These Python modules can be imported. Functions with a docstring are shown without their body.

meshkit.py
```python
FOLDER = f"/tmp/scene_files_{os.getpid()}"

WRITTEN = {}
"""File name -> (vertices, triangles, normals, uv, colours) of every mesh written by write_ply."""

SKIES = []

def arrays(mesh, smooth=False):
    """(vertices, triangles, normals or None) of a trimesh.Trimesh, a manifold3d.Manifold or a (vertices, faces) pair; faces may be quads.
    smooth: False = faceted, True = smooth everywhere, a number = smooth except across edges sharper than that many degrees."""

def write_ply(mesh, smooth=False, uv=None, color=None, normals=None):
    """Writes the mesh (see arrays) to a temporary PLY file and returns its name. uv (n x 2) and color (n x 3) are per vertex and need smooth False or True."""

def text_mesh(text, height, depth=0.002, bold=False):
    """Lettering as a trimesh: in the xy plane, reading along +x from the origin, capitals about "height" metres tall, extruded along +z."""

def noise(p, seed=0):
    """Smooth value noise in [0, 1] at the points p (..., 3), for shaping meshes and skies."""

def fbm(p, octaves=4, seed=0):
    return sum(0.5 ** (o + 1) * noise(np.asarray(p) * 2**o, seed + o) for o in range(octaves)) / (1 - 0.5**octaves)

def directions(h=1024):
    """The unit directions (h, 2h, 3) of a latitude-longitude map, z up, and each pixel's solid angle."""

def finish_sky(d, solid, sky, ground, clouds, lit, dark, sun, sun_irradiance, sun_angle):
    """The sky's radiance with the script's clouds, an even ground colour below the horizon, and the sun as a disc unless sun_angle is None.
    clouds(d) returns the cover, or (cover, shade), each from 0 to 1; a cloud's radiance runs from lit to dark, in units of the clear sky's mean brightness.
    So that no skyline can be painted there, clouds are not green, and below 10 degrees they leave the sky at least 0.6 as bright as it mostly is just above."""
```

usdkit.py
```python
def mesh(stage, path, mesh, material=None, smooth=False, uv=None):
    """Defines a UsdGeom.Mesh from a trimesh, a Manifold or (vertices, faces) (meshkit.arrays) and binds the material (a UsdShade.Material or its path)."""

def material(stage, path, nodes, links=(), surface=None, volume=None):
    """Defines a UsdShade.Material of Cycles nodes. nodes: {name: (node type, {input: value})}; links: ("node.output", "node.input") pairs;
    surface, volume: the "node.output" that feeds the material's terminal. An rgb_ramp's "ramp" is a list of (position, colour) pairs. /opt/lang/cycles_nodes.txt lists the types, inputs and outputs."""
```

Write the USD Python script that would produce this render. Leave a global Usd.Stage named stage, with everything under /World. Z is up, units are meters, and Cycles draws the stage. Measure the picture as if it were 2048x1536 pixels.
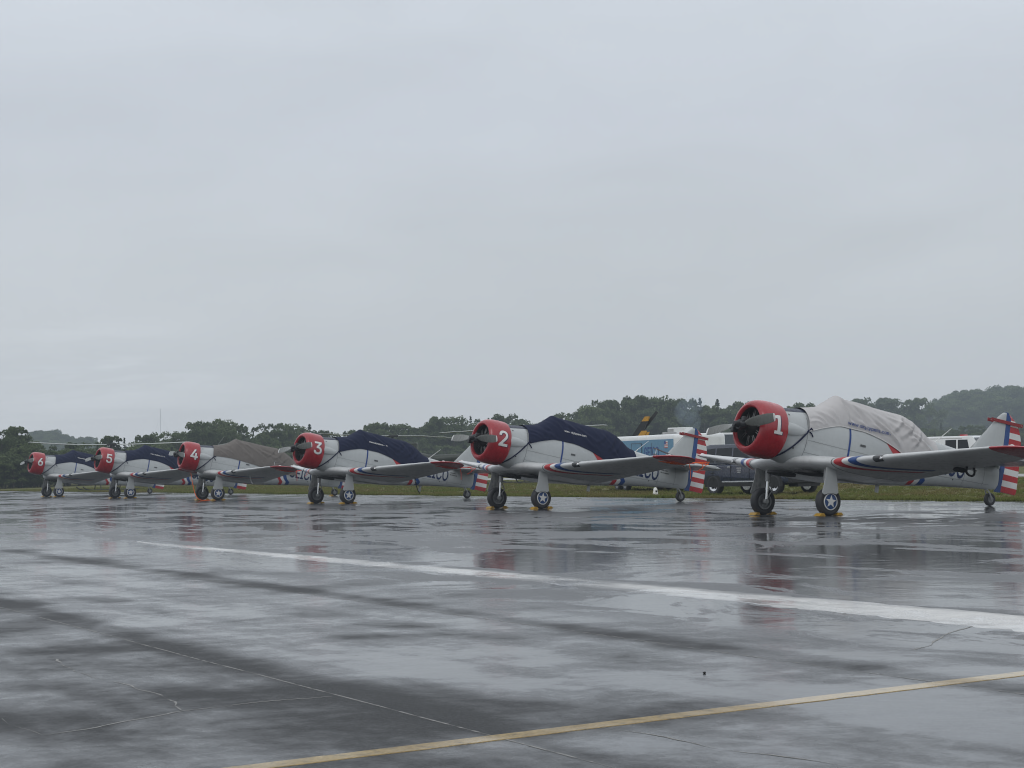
import math, random
import numpy as np
import trimesh
from shapely.geometry import Polygon, box as sbox
from shapely import affinity
from scipy.interpolate import PchipInterpolator
from pxr import Usd, UsdGeom, UsdLux, UsdShade, Gf, Sdf
import usdkit, meshkit

stage = Usd.Stage.CreateInMemory()
UsdGeom.SetStageUpAxis(stage, 'Z')
UsdGeom.SetStageMetersPerUnit(stage, 1.0)
UsdGeom.Xform.Define(stage, '/World')
UsdGeom.Scope.Define(stage, '/World/Looks')
PI = math.pi

# ------------------------------------------------------------------ camera
FPX, PITCH, ROLL, EYE = 4178.17, math.radians(2.0702), math.radians(-1.5641), 1.5508
cam = UsdGeom.Camera.Define(stage, '/World/camera')
cam.CreateHorizontalApertureAttr(36.0)
cam.CreateVerticalApertureAttr(27.0)
cam.CreateFocalLengthAttr(36.0 * FPX / 2048)
cam.CreateClippingRangeAttr((0.1, 20000.0))
cam.CreateExposureAttr(0.0)
fw = np.array([0, math.cos(PITCH), math.sin(PITCH)])
u0 = np.array([0, -math.sin(PITCH), math.cos(PITCH)])
ex = np.array([1.0, 0, 0])
rt = math.cos(ROLL) * ex + math.sin(ROLL) * u0
up = -math.sin(ROLL) * ex + math.cos(ROLL) * u0
UsdGeom.Xformable(cam).AddTransformOp().Set(Gf.Matrix4d(*rt, 0, *up, 0, *(-fw), 0, 0, 0, EYE, 1))

# ------------------------------------------------------------------ sky and sun (overcast)
SUN_EL, SUN_AZ = math.radians(48), math.radians(205)      # azimuth = atan2(x, y) of the direction towards the sun
SKY_STRENGTH = 0.10
mat_sky = usdkit.material(stage, '/World/Looks/sky', {
    'tex': ('sky_texture', {'sky_type': 'single_scattering', 'sun_disc': False, 'sun_elevation': SUN_EL, 'sun_rotation': SUN_AZ, 'altitude': 100.0, 'air_density': 1.0, 'aerosol_density': 2.0}),
    'tc': ('texture_coordinate', {}),
    'sep': ('separate_xyz', {}),
    'az': ('math', {'math_type': 'arctan2'}),
    'el': ('math', {'math_type': 'arcsine'}),
    'azs': ('math', {'math_type': 'multiply', 'value2': 1.2}),
    'els': ('math', {'math_type': 'multiply', 'value2': 9.0}),
    'cxyz': ('combine_xyz', {'z': 3.3}),
    'n1': ('noise_texture', {'scale': 1.25, 'detail': 4.0, 'roughness': 0.5, 'distortion': 0.3}),
    'n2': ('noise_texture', {'scale': 3.2, 'detail': 5.0, 'roughness': 0.5, 'distortion': 0.6}),
    'mul2': ('vector_math', {'math_type': 'multiply', 'vector2': (2.2, 0.75, 1.0)}),
    'm1': ('map_range', {'from_min': 0.3, 'from_max': 0.7, 'to_min': 0.955, 'to_max': 1.045}),
    'm2': ('map_range', {'from_min': 0.3, 'from_max': 0.7, 'to_min': 0.965, 'to_max': 1.035}),
    'vv': ('math', {'math_type': 'multiply'}),
    'ramp': ('rgb_ramp', {'ramp': [(0.0, (5.30, 5.46, 5.66)), (0.043, (5.62, 5.80, 5.96)), (0.10, (5.75, 6.05, 6.35)), (0.16, (5.85, 6.22, 6.75)), (0.21, (6.60, 7.05, 7.62)), (0.30, (7.2, 7.65, 8.2)), (0.6, (7.8, 8.2, 8.6)), (1.0, (8.2, 8.5, 8.8))]}),
    'azr': ('map_range', {'from_min': -0.30, 'from_max': 0.30, 'to_min': 1.045, 'to_max': 0.955, 'clamp': True}),
    'low': ('map_range', {'from_min': 0.03, 'from_max': 0.16, 'to_min': 1.0, 'to_max': 0.0, 'clamp': True}),
    'azm': ('mix_float', {'a': 1.0}),
    'vw': ('math', {'math_type': 'multiply'}),
    'pa': ('math', {'math_type': 'multiply_add', 'value2': 13.0, 'value3': 2.55}),
    'pe': ('math', {'math_type': 'multiply_add', 'value2': 48.0, 'value3': -2.1}),
    'pa2': ('math', {'math_type': 'multiply'}),
    'pr': ('math', {'math_type': 'multiply_add'}),
    'pg': ('math', {'math_type': 'multiply', 'value2': -1.0}),
    'px': ('math', {'math_type': 'exponent'}),
    'n3': ('noise_texture', {'scale': 9.0, 'detail': 5.0, 'roughness': 0.55, 'distortion': 0.8}),
    'nr': ('map_range', {'range_type': 'smoothstep', 'from_min': 0.42, 'from_max': 0.62, 'to_min': 0.0, 'to_max': 0.13, 'clamp': True}),
    'pv': ('math', {'math_type': 'multiply_add', 'value3': 1.0}),
    'vz': ('math', {'math_type': 'multiply'}),
    'elr': ('map_range', {'from_min': 0.0, 'from_max': 1.0, 'to_min': 0.0, 'to_max': 1.0, 'clamp': True}),
    'cloud': ('mix_color', {'blend_type': 'multiply', 'fac': 1.0, 'use_clamp': False}),
    'comb': ('combine_color', {}),
    'mix': ('mix_color', {'fac': 0.94, 'use_clamp': False}),
    'bg': ('background_shader', {'strength': SKY_STRENGTH}),
}, [('tc.generated', 'sep.vector'), ('sep.x', 'az.value1'), ('sep.y', 'az.value2'), ('sep.z', 'el.value1'), ('az.value', 'azs.value1'), ('el.value', 'els.value1'),
    ('azs.value', 'cxyz.x'), ('els.value', 'cxyz.y'), ('cxyz.vector', 'n1.vector'), ('cxyz.vector', 'mul2.vector1'), ('mul2.vector', 'n2.vector'),
    ('n1.fac', 'm1.value'), ('n2.fac', 'm2.value'), ('m1.result', 'vv.value1'), ('m2.result', 'vv.value2'),
    ('az.value', 'azr.value'), ('sep.z', 'low.value'), ('low.result', 'azm.fac'), ('azr.result', 'azm.b'), ('azm.result', 'vw.value1'), ('vv.value', 'vw.value2'),
    ('sep.z', 'elr.value'), ('elr.result', 'ramp.fac'), ('vz.value', 'comb.r'), ('vz.value', 'comb.g'), ('vz.value', 'comb.b'),
    ('az.value', 'pa.value1'), ('el.value', 'pe.value1'), ('pa.value', 'pa2.value1'), ('pa.value', 'pa2.value2'), ('pe.value', 'pr.value1'), ('pe.value', 'pr.value2'), ('pa2.value', 'pr.value3'), ('pr.value', 'pg.value1'), ('pg.value', 'px.value1'),
    ('cxyz.vector', 'n3.vector'), ('n3.fac', 'nr.value'), ('px.value', 'pv.value1'), ('nr.result', 'pv.value2'), ('vw.value', 'vz.value1'), ('pv.value', 'vz.value2'),
    ('ramp.color', 'cloud.a'), ('comb.color', 'cloud.b'), ('tex.color', 'mix.a'), ('cloud.result', 'mix.b'), ('mix.result', 'bg.color')], surface='bg.background')
dome = UsdLux.DomeLight.Define(stage, '/World/sky')
UsdShade.MaterialBindingAPI.Apply(dome.GetPrim()).Bind(mat_sky)
dome.GetPrim().SetCustomDataByKey('kind', 'structure')
sun = UsdLux.DistantLight.Define(stage, '/World/sun')
sun.CreateIntensityAttr(0.14)
sun.CreateAngleAttr(25.0)
sun.CreateNormalizeAttr(True)
sun.CreateColorAttr(Gf.Vec3f(1.0, 0.98, 0.95))
sd = np.array([math.sin(SUN_AZ) * math.cos(SUN_EL), math.cos(SUN_AZ) * math.cos(SUN_EL), math.sin(SUN_EL)])
UsdGeom.Xformable(sun).AddTransformOp().Set(Gf.Matrix4d(Gf.Rotation(Gf.Vec3d(0, 0, 1), Gf.Vec3d(*sd)), Gf.Vec3d(0, 0, 0)))

# ------------------------------------------------------------------ picture-to-ground arithmetic (used to measure where things stand)
def ray(px, py):
    X, Z = (px - 1024) / FPX, -(py - 768) / FPX
    x = X * math.cos(ROLL) - Z * math.sin(ROLL)
    z = X * math.sin(ROLL) + Z * math.cos(ROLL)
    return np.array([x, math.cos(PITCH) - z * math.sin(PITCH), math.sin(PITCH) + z * math.cos(PITCH)])
def at(px, py, D):
    d = ray(px, py)
    return d / d[1] * D + [0, 0, EYE]

# ------------------------------------------------------------------ helpers
used = {}
def uniq(parent, name):
    k = (parent, name)
    n = used.get(k, 0)
    used[k] = n + 1
    return f'{parent}/{name}' + (f'_{n:03d}' if n else '')
def meta(p, label=None, cat=None, group=None, kind=None):
    for k, v in (('label', label), ('category', cat), ('group', group), ('kind', kind)):
        if v:
            p.SetCustomDataByKey(k, v)
    return p
def thing(name, label=None, cat=None, loc=(0, 0, 0), rz=0.0, group=None, scale=None):
    x = UsdGeom.Xform.Define(stage, uniq('/World', name))
    x.AddTranslateOp().Set(Gf.Vec3d(*map(float, loc)))
    x.AddRotateZOp().Set(float(rz))
    if scale is not None:
        x.AddScaleOp().Set(Gf.Vec3f(*map(float, scale)))
    return meta(x.GetPrim(), label, cat, group)
def cat_(*ms):
    ms = [m for m in ms if m is not None]
    return ms[0] if len(ms) == 1 else trimesh.util.concatenate(ms)
def obj(name, mesh, mat, parent=None, smooth=35, label=None, cat=None, group=None, kind=None):
    base = '/World' if parent is None else str(parent.GetPath())
    m = usdkit.mesh(stage, uniq(base, name), mesh, mat, smooth)
    return meta(m.GetPrim(), label, cat, group, kind)
def TM(v, f):
    return trimesh.Trimesh(np.asarray(v, float), np.asarray(f), process=False)
def loft(rows, closed=True, cap=True):
    rows = np.asarray(rows, float)
    n, m = rows.shape[:2]
    v = rows.reshape(-1, 3)
    f = []
    for i in range(n - 1):
        for j in range(m if closed else m - 1):
            a, b = i * m + j, i * m + (j + 1) % m
            f += [(a, b, b + m), (a, b + m, a + m)]
    if cap and closed:
        v = np.vstack([v, rows[0].mean(0), rows[-1].mean(0)])
        c0, c1 = n * m, n * m + 1
        for j in range(m):
            k = (j + 1) % m
            f += [(c0, k, j), (c1, (n - 1) * m + j, (n - 1) * m + k)]
    t = TM(v, f)
    if closed and cap and t.volume < 0:
        t.invert()
    return t
def lathe(prof, axis='z', n=32, closed=False):
    """prof: (r, h) pairs revolved about an axis"""
    prof = np.asarray(prof, float)
    th = np.linspace(0, 2 * PI, n, endpoint=False)
    rows = []
    for r, h in prof:
        c, s = r * np.cos(th), r * np.sin(th)
        k = np.full(n, h)
        rows.append(np.stack({'z': (c, s, k), 'x': (k, c, s), 'y': (c, k, -s)}[axis], 1))
    rows = np.array(rows)
    if closed:
        rows = np.concatenate([rows, rows[:1]])
    t = loft(rows, True, not closed and (prof[0][0] > 1e-6 or prof[-1][0] > 1e-6))
    if t.volume < 0:
        t.invert()
    return t
def boxm(cx, cy, cz, sx, sy, sz, rz=0.0, bev=0.0):
    if bev > 0:
        p = sbox(-sx / 2 + bev, -sy / 2 + bev, sx / 2 - bev, sy / 2 - bev).buffer(bev, 2)
        q = sbox(-sx / 2 + bev, -sy / 2 + bev, sx / 2 - bev, sy / 2 - bev).buffer(bev * .35, 2)
        a = np.array(p.exterior.coords)[:-1]
        def ring(poly, z):
            c = np.array(poly.exterior.coords)[:-1]
            return np.c_[c, np.full(len(c), z)]
        rows = [ring(q, -sz / 2), ring(p, -sz / 2 + bev * .65), ring(p, sz / 2 - bev * .65), ring(q, sz / 2)]
        if len({len(r) for r in rows}) == 1:
            m = loft(rows)
        else:
            m = trimesh.creation.box((sx, sy, sz))
    else:
        m = trimesh.creation.box((sx, sy, sz))
    if rz:
        m.apply_transform(trimesh.transformations.rotation_matrix(rz, [0, 0, 1]))
    m.apply_translation((cx, cy, cz))
    return m
def tube(pts, r, sides=8, cap=True):
    p = np.asarray(pts, float)
    r = np.broadcast_to(np.asarray(r, float), (len(p),))
    t = np.gradient(p, axis=0)
    t /= np.linalg.norm(t, axis=1, keepdims=True) + 1e-12
    ref = np.array([0, 0, 1.0]) if abs(t[:, 2]).mean() < 0.8 else np.array([1.0, 0, 0])
    a = np.cross(t, ref)
    a /= np.linalg.norm(a, axis=1, keepdims=True) + 1e-12
    b = np.cross(t, a)
    th = np.arange(sides) * 2 * PI / sides
    rows = p[:, None] + r[:, None, None] * (np.cos(th)[None, :, None] * a[:, None] + np.sin(th)[None, :, None] * b[:, None])
    return loft(rows, True, cap)
def prism(poly, depth, axis='z'):
    """shapely polygon extruded; axis y: polygon in (x, z), extruded along +y"""
    polys = getattr(poly, 'geoms', [poly])
    m = cat_(*[trimesh.creation.extrude_polygon(g, depth, engine='earcut') for g in polys])
    if axis == 'y':
        v = m.vertices.copy()
        m.vertices = np.c_[v[:, 0], v[:, 2], v[:, 1]]
        m.invert()
    if axis == 'x':
        v = m.vertices.copy()
        m.vertices = np.c_[v[:, 2], v[:, 0], v[:, 1]]
    return m
def sheet(poly, step):
    """shapely polygon triangulated finely: (n, 2) points and faces"""
    vs, fs, n = [], [], 0
    x0, y0, x1, y1 = poly.bounds
    for i in range(int(math.ceil((x1 - x0) / step))):
        for j in range(int(math.ceil((y1 - y0) / step))):
            c = poly.intersection(sbox(x0 + i * step, y0 + j * step, x0 + (i + 1) * step, y0 + (j + 1) * step))
            for g in getattr(c, 'geoms', [c]):
                if g.geom_type != 'Polygon' or g.area < 1e-9:
                    continue
                v, f = trimesh.creation.triangulate_polygon(g, engine='earcut')
                vs.append(v); fs.append(np.asarray(f) + n); n += len(v)
    return np.vstack(vs), np.vstack(fs)
_tx = {}
def text_sheet(text, height, bold=True, step=None):
    """flat lettering: points (n, 2) from the origin and faces"""
    k = (text, bold)
    if k not in _tx:
        m = meshkit.text_mesh(text, 1.0, 0.1, bold)
        keep = m.triangles_center[:, 2] > 0.0999
        top = m.submesh([np.nonzero(keep)[0]], append=True)
        _tx[k] = (np.array(top.vertices[:, :2]), np.array(top.faces))
    v, f = _tx[k]
    v = v * height
    if step:
        for _ in range(6):
            e = np.linalg.norm(v[f] - v[np.roll(f, 1, axis=1)], axis=2).max()
            if e < step:
                break
            v3, f = trimesh.remesh.subdivide(np.c_[v, np.zeros(len(v))], f)
            v = v3[:, :2]
    return v, f
def both_sides(t):
    """a thin sheet seen from either side keeps one side only; make normals consistent by a given direction"""
    return t
def interp(x, tab, k):
    return np.interp(x, [r[0] for r in tab], [r[k] for r in tab])
_si = {}
def smooth_interp(x, xs, ys):
    k = (tuple(xs), tuple(ys))
    if k not in _si:
        q = np.linspace(xs[0], xs[-1], 4001)
        _si[k] = (q, PchipInterpolator(xs, ys)(q))
    return np.interp(x, *_si[k])

# ------------------------------------------------------------------ materials
L = '/World/Looks/'
def paint(name, col, rough=0.35, spec=0.5, dirt=0.25, dirtcol=None, scale=1.5, coat=0.0, metallic=0.0, bump=0.0):
    """painted metal with faint streaks of grime (object space)"""
    col = np.array(col)
    dc = np.array(dirtcol if dirtcol is not None else col * 0.62)
    nodes = {
        'tc': ('texture_coordinate', {}),
        'map': ('mapping', {'scale': (scale, scale, scale * 0.45)}),
        'n': ('noise_texture', {'scale': 1.6, 'detail': 6.0, 'roughness': 0.65}),
        'n2': ('noise_texture', {'scale': 9.0, 'detail': 4.0, 'roughness': 0.6}),
        'mx': ('math', {'math_type': 'multiply'}),
        'r': ('map_range', {'from_min': 0.22, 'from_max': 0.42, 'to_min': 0.0, 'to_max': dirt, 'clamp': True}),
        'mix': ('mix_color', {'a': tuple(col), 'b': tuple(dc)}),
        'rr': ('map_range', {'from_min': 0.3, 'from_max': 0.7, 'to_min': max(0.05, rough - 0.1), 'to_max': rough + 0.12, 'clamp': True}),
        'p': ('principled_bsdf', {'specular_ior_level': spec, 'coat_weight': coat, 'coat_roughness': 0.12, 'metallic': metallic}),
    }
    links = [('tc.object', 'map.vector'), ('map.vector', 'n.vector'), ('map.vector', 'n2.vector'), ('n.fac', 'mx.value1'), ('n2.fac', 'mx.value2'),
             ('mx.value', 'r.value'), ('r.result', 'mix.fac'), ('mix.result', 'p.base_color'), ('n2.fac', 'rr.value'), ('rr.result', 'p.roughness')]
    if bump:
        nodes['b'] = ('bump', {'strength': 0.4, 'distance': bump})
        links += [('n.fac', 'b.height'), ('b.normal', 'p.normal')]
    return usdkit.material(stage, L + name, nodes, links, surface='p.BSDF')
def cloth(name, col, scale=1.0, light=0.0):
    col = np.array(col)
    return usdkit.material(stage, L + name, {
        'tc': ('texture_coordinate', {}),
        'n': ('noise_texture', {'scale': 2.2 * scale, 'detail': 6.0, 'roughness': 0.6}),
        'w': ('noise_texture', {'scale': 60.0, 'detail': 2.0}),
        'r': ('map_range', {'from_min': 0.3, 'from_max': 0.7, 'to_min': 0.0, 'to_max': 1.0, 'clamp': True}),
        'mix': ('mix_color', {'a': tuple(col * 0.92), 'b': tuple(np.minimum(col * 1.06, 1))}),
        'b': ('bump', {'strength': 0.25, 'distance': 0.004}),
        'p': ('principled_bsdf', {'roughness': 0.85, 'specular_ior_level': 0.25, 'sheen_weight': light}),
    }, [('tc.object', 'n.vector'), ('tc.object', 'w.vector'), ('n.fac', 'r.value'), ('r.result', 'mix.fac'), ('mix.result', 'p.base_color'), ('w.fac', 'b.height'), ('b.normal', 'p.normal')], surface='p.BSDF')
def rubber(name, col=(0.018, 0.018, 0.02), rough=0.6):
    return usdkit.material(stage, L + name, {
        'tc': ('texture_coordinate', {}),
        'n': ('noise_texture', {'scale': 9.0, 'detail': 5.0}),
        'mix': ('mix_color', {'a': col, 'b': tuple(np.array(col) * 2.2)}),
        'p': ('principled_bsdf', {'roughness': rough, 'specular_ior_level': 0.4}),
    }, [('tc.object', 'n.vector'), ('n.fac', 'mix.fac'), ('mix.result', 'p.base_color')], surface='p.BSDF')
def glass(name, tint=(0.02, 0.03, 0.035)):
    return usdkit.material(stage, L + name, {
        'tr': ('transparent_bsdf', {'color': tint}),
        'gl': ('glossy_bsdf', {'color': (0.9, 0.92, 0.95), 'roughness': 0.04}),
        'fr': ('fresnel', {'IOR': 1.5}),
        'mx': ('mix_closure', {}),
    }, [('fr.fac', 'mx.fac'), ('tr.BSDF', 'mx.closure1'), ('gl.BSDF', 'mx.closure2')], surface='mx.closure')

M = dict(
    white=paint('white_paint', (0.41, 0.43, 0.435), 0.30, dirt=0.22, dirtcol=(0.30, 0.31, 0.305), scale=0.8),
    wing_white=paint('wing_white_paint', (0.53, 0.54, 0.545), 0.32, dirt=0.4, dirtcol=(0.29, 0.29, 0.28), scale=0.8),
    red=paint('red_paint', (0.285, 0.011, 0.019), 0.30, dirt=0.18, dirtcol=(0.23, 0.012, 0.016), coat=0.4, scale=0.8),
    stripe_red=paint('stripe_red_paint', (0.40, 0.028, 0.035), 0.35),
    stripe_blue=paint('stripe_blue_paint', (0.020, 0.060, 0.20), 0.35),
    letter_navy=paint('letter_navy_paint', (0.010, 0.020, 0.065), 0.4, dirt=0.1),
    number_white=paint('number_white_paint', (0.66, 0.66, 0.65), 0.35, dirt=0.2),
    antiglare=paint('antiglare_navy_paint', (0.020, 0.026, 0.050), 0.45, dirt=0.3, dirtcol=(0.05, 0.055, 0.07)),
    engine=paint('engine_metal', (0.020, 0.020, 0.021), 0.5, dirt=0.5, dirtcol=(0.05, 0.045, 0.04), metallic=0.4),
    engine_light=paint('pushrod_metal', (0.18, 0.18, 0.18), 0.35, metallic=0.7),
    dark=paint('dark_inside', (0.014, 0.014, 0.015), 0.7, dirt=0.2),
    prop=paint('propeller_grey', (0.125, 0.13, 0.12), 0.30, dirt=0.4, dirtcol=(0.09, 0.095, 0.09)),
    prop_hub=paint('propeller_hub_black', (0.014, 0.014, 0.016), 0.4),
    gear=paint('gear_grey_paint', (0.33, 0.34, 0.34), 0.4, dirt=0.7, dirtcol=(0.10, 0.10, 0.10)),
    chrome=paint('polished_steel', (0.62, 0.62, 0.62), 0.16, metallic=1.0),
    tyre=rubber('tyre_rubber'),
    rim=paint('rim_grey', (0.20, 0.205, 0.21), 0.4, dirt=0.6, metallic=0.5),
    cap_blue=paint('hub_cap_blue', (0.022, 0.060, 0.17), 0.3),
    lamp_dark=paint('lamp_housing', (0.055, 0.057, 0.06), 0.12, dirt=0.3),
    seam=paint('seam_grey', (0.07, 0.072, 0.075), 0.6),
    cover_navy=cloth('navy_canvas', (0.0115, 0.0165, 0.045)),
    cover_grey=cloth('pale_grey_canvas', (0.50, 0.485, 0.485), 0.5),
    cover_brown=cloth('brown_grey_canvas', (0.150, 0.135, 0.125), 2.5),
    hem_grey=cloth('pale_hem', (0.60, 0.59, 0.58)),
    strap_navy=cloth('navy_webbing', (0.012, 0.016, 0.045)),
    strap_blue=cloth('blue_webbing', (0.030, 0.060, 0.20)),
    strap_black=cloth('black_webbing', (0.012, 0.012, 0.013)),
    strap_white=cloth('white_webbing', (0.5, 0.5, 0.5)),
    rope_orange=cloth('orange_rope', (0.75, 0.13, 0.03)),
    rope_red=cloth('red_rope', (0.55, 0.05, 0.03)),
    lock_red=paint('lock_red_board', (0.24, 0.022, 0.026), 0.6),
    lock_grey=paint('lock_grey_board', (0.13, 0.12, 0.13), 0.6),
    chock=paint('yellow_chock_paint', (0.42, 0.24, 0.02), 0.5, dirt=0.6, dirtcol=(0.25, 0.15, 0.03)),
    lamp_glass=glass('lamp_glass', (0.35, 0.36, 0.36)),
    window=glass('dark_window_glass'),
    suv=paint('navy_car_paint', (0.008, 0.012, 0.026), 0.2, coat=1.0, dirt=0.3, dirtcol=(0.012, 0.014, 0.02)),
    suv_black=paint('black_cladding', (0.009, 0.009, 0.010), 0.55),
    amber=paint('amber_lens', (0.62, 0.24, 0.05), 0.2),
    lens=paint('clear_lens', (0.62, 0.61, 0.58), 0.12),
    plate=paint('plate_grey', (0.42, 0.42, 0.43), 0.4),
    trailer_white=paint('trailer_white', (0.72, 0.73, 0.73), 0.28, dirt=0.3),
    trailer_blue=paint('trailer_sky_blue', (0.10, 0.24, 0.37), 0.35, dirt=0.3, dirtcol=(0.07, 0.16, 0.27)),
    trailer_shade=paint('trailer_pale_blue', (0.46, 0.58, 0.68), 0.35, dirt=0.3),
    geico_blue=paint('lettering_blue', (0.012, 0.055, 0.22), 0.4, dirt=0.1),
    grey_plastic=paint('grey_grille', (0.30, 0.30, 0.30), 0.6),
    slate=paint('slate_dark_panel', (0.035, 0.045, 0.060), 0.35, dirt=0.2),
    heli=paint('helicopter_dark_green', (0.022, 0.028, 0.020), 0.5),
    heli_black=paint('helicopter_black', (0.010, 0.010, 0.011), 0.45),
    heli_gold=paint('helicopter_gold', (0.50, 0.25, 0.02), 0.4, dirt=0.3),
    blade_top=paint('rotor_blade_grey', (0.30, 0.32, 0.31), 0.4),
    van_white=paint('van_white', (0.72, 0.73, 0.74), 0.22, coat=0.5, dirt=0.2),
    beacon=paint('red_lens', (0.45, 0.03, 0.03), 0.2),
    mast_grey=paint('mast_grey', (0.42, 0.43, 0.44), 0.5),
    plastic_white=paint('white_plastic', (0.75, 0.75, 0.72), 0.4),
)

# ------------------------------------------------------------------ the ground
LD = np.array([0.424, -0.906]); LD /= np.linalg.norm(LD)      # along the paving lanes, towards the camera
LP = np.array([-LD[1], LD[0]])                                  # across them, away from the camera
LANE = math.atan2(LD[1], LD[0])
def lanes(u, v, z=0.0):
    p = LD * u + LP * v
    return np.array([p[0], p[1], z])
def quad_grid(corners, nu, nv):
    c = np.asarray(corners, float)
    v, f = [], []
    for i in range(nu + 1):
        for j in range(nv + 1):
            a, b = i / nu, j / nv
            v.append(c[0] * (1 - a) * (1 - b) + c[1] * a * (1 - b) + c[2] * a * b + c[3] * (1 - a) * b)
    for i in range(nu):
        for j in range(nv):
            k = i * (nv + 1) + j
            f += [(k, k + nv + 1, k + nv + 2), (k, k + nv + 2, k + 1)]
    t = TM(v, f)
    if t.face_normals[:, 2].mean() < 0:
        t.invert()
    return t

mat_grass = usdkit.material(stage, L + 'grass_ground', {
    'g': ('geometry', {}),
    'n': ('noise_texture', {'scale': 0.16, 'detail': 6.0, 'roughness': 0.6}),
    'n2': ('noise_texture', {'scale': 2.5, 'detail': 5.0, 'roughness': 0.7}),
    'ramp': ('rgb_ramp', {'ramp': [(0.30, (0.075, 0.095, 0.020)), (0.48, (0.110, 0.118, 0.030)), (0.60, (0.130, 0.105, 0.040)), (0.75, (0.085, 0.105, 0.022))]}),
    'mul': ('mix_color', {'blend_type': 'multiply', 'fac': 0.6}),
    'r2': ('rgb_ramp', {'ramp': [(0.3, (0.55, 0.55, 0.55)), (0.7, (1.0, 1.0, 1.0))]}),
    'b': ('bump', {'strength': 0.8, 'distance': 0.05}),
    'p': ('principled_bsdf', {'roughness': 0.9, 'specular_ior_level': 0.15}),
}, [('g.position', 'n.vector'), ('g.position', 'n2.vector'), ('n.fac', 'ramp.fac'), ('n2.fac', 'r2.fac'), ('ramp.color', 'mul.a'), ('r2.color', 'mul.b'), ('mul.result', 'p.base_color'), ('n2.fac', 'b.height'), ('b.normal', 'p.normal')], surface='p.BSDF')

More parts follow.
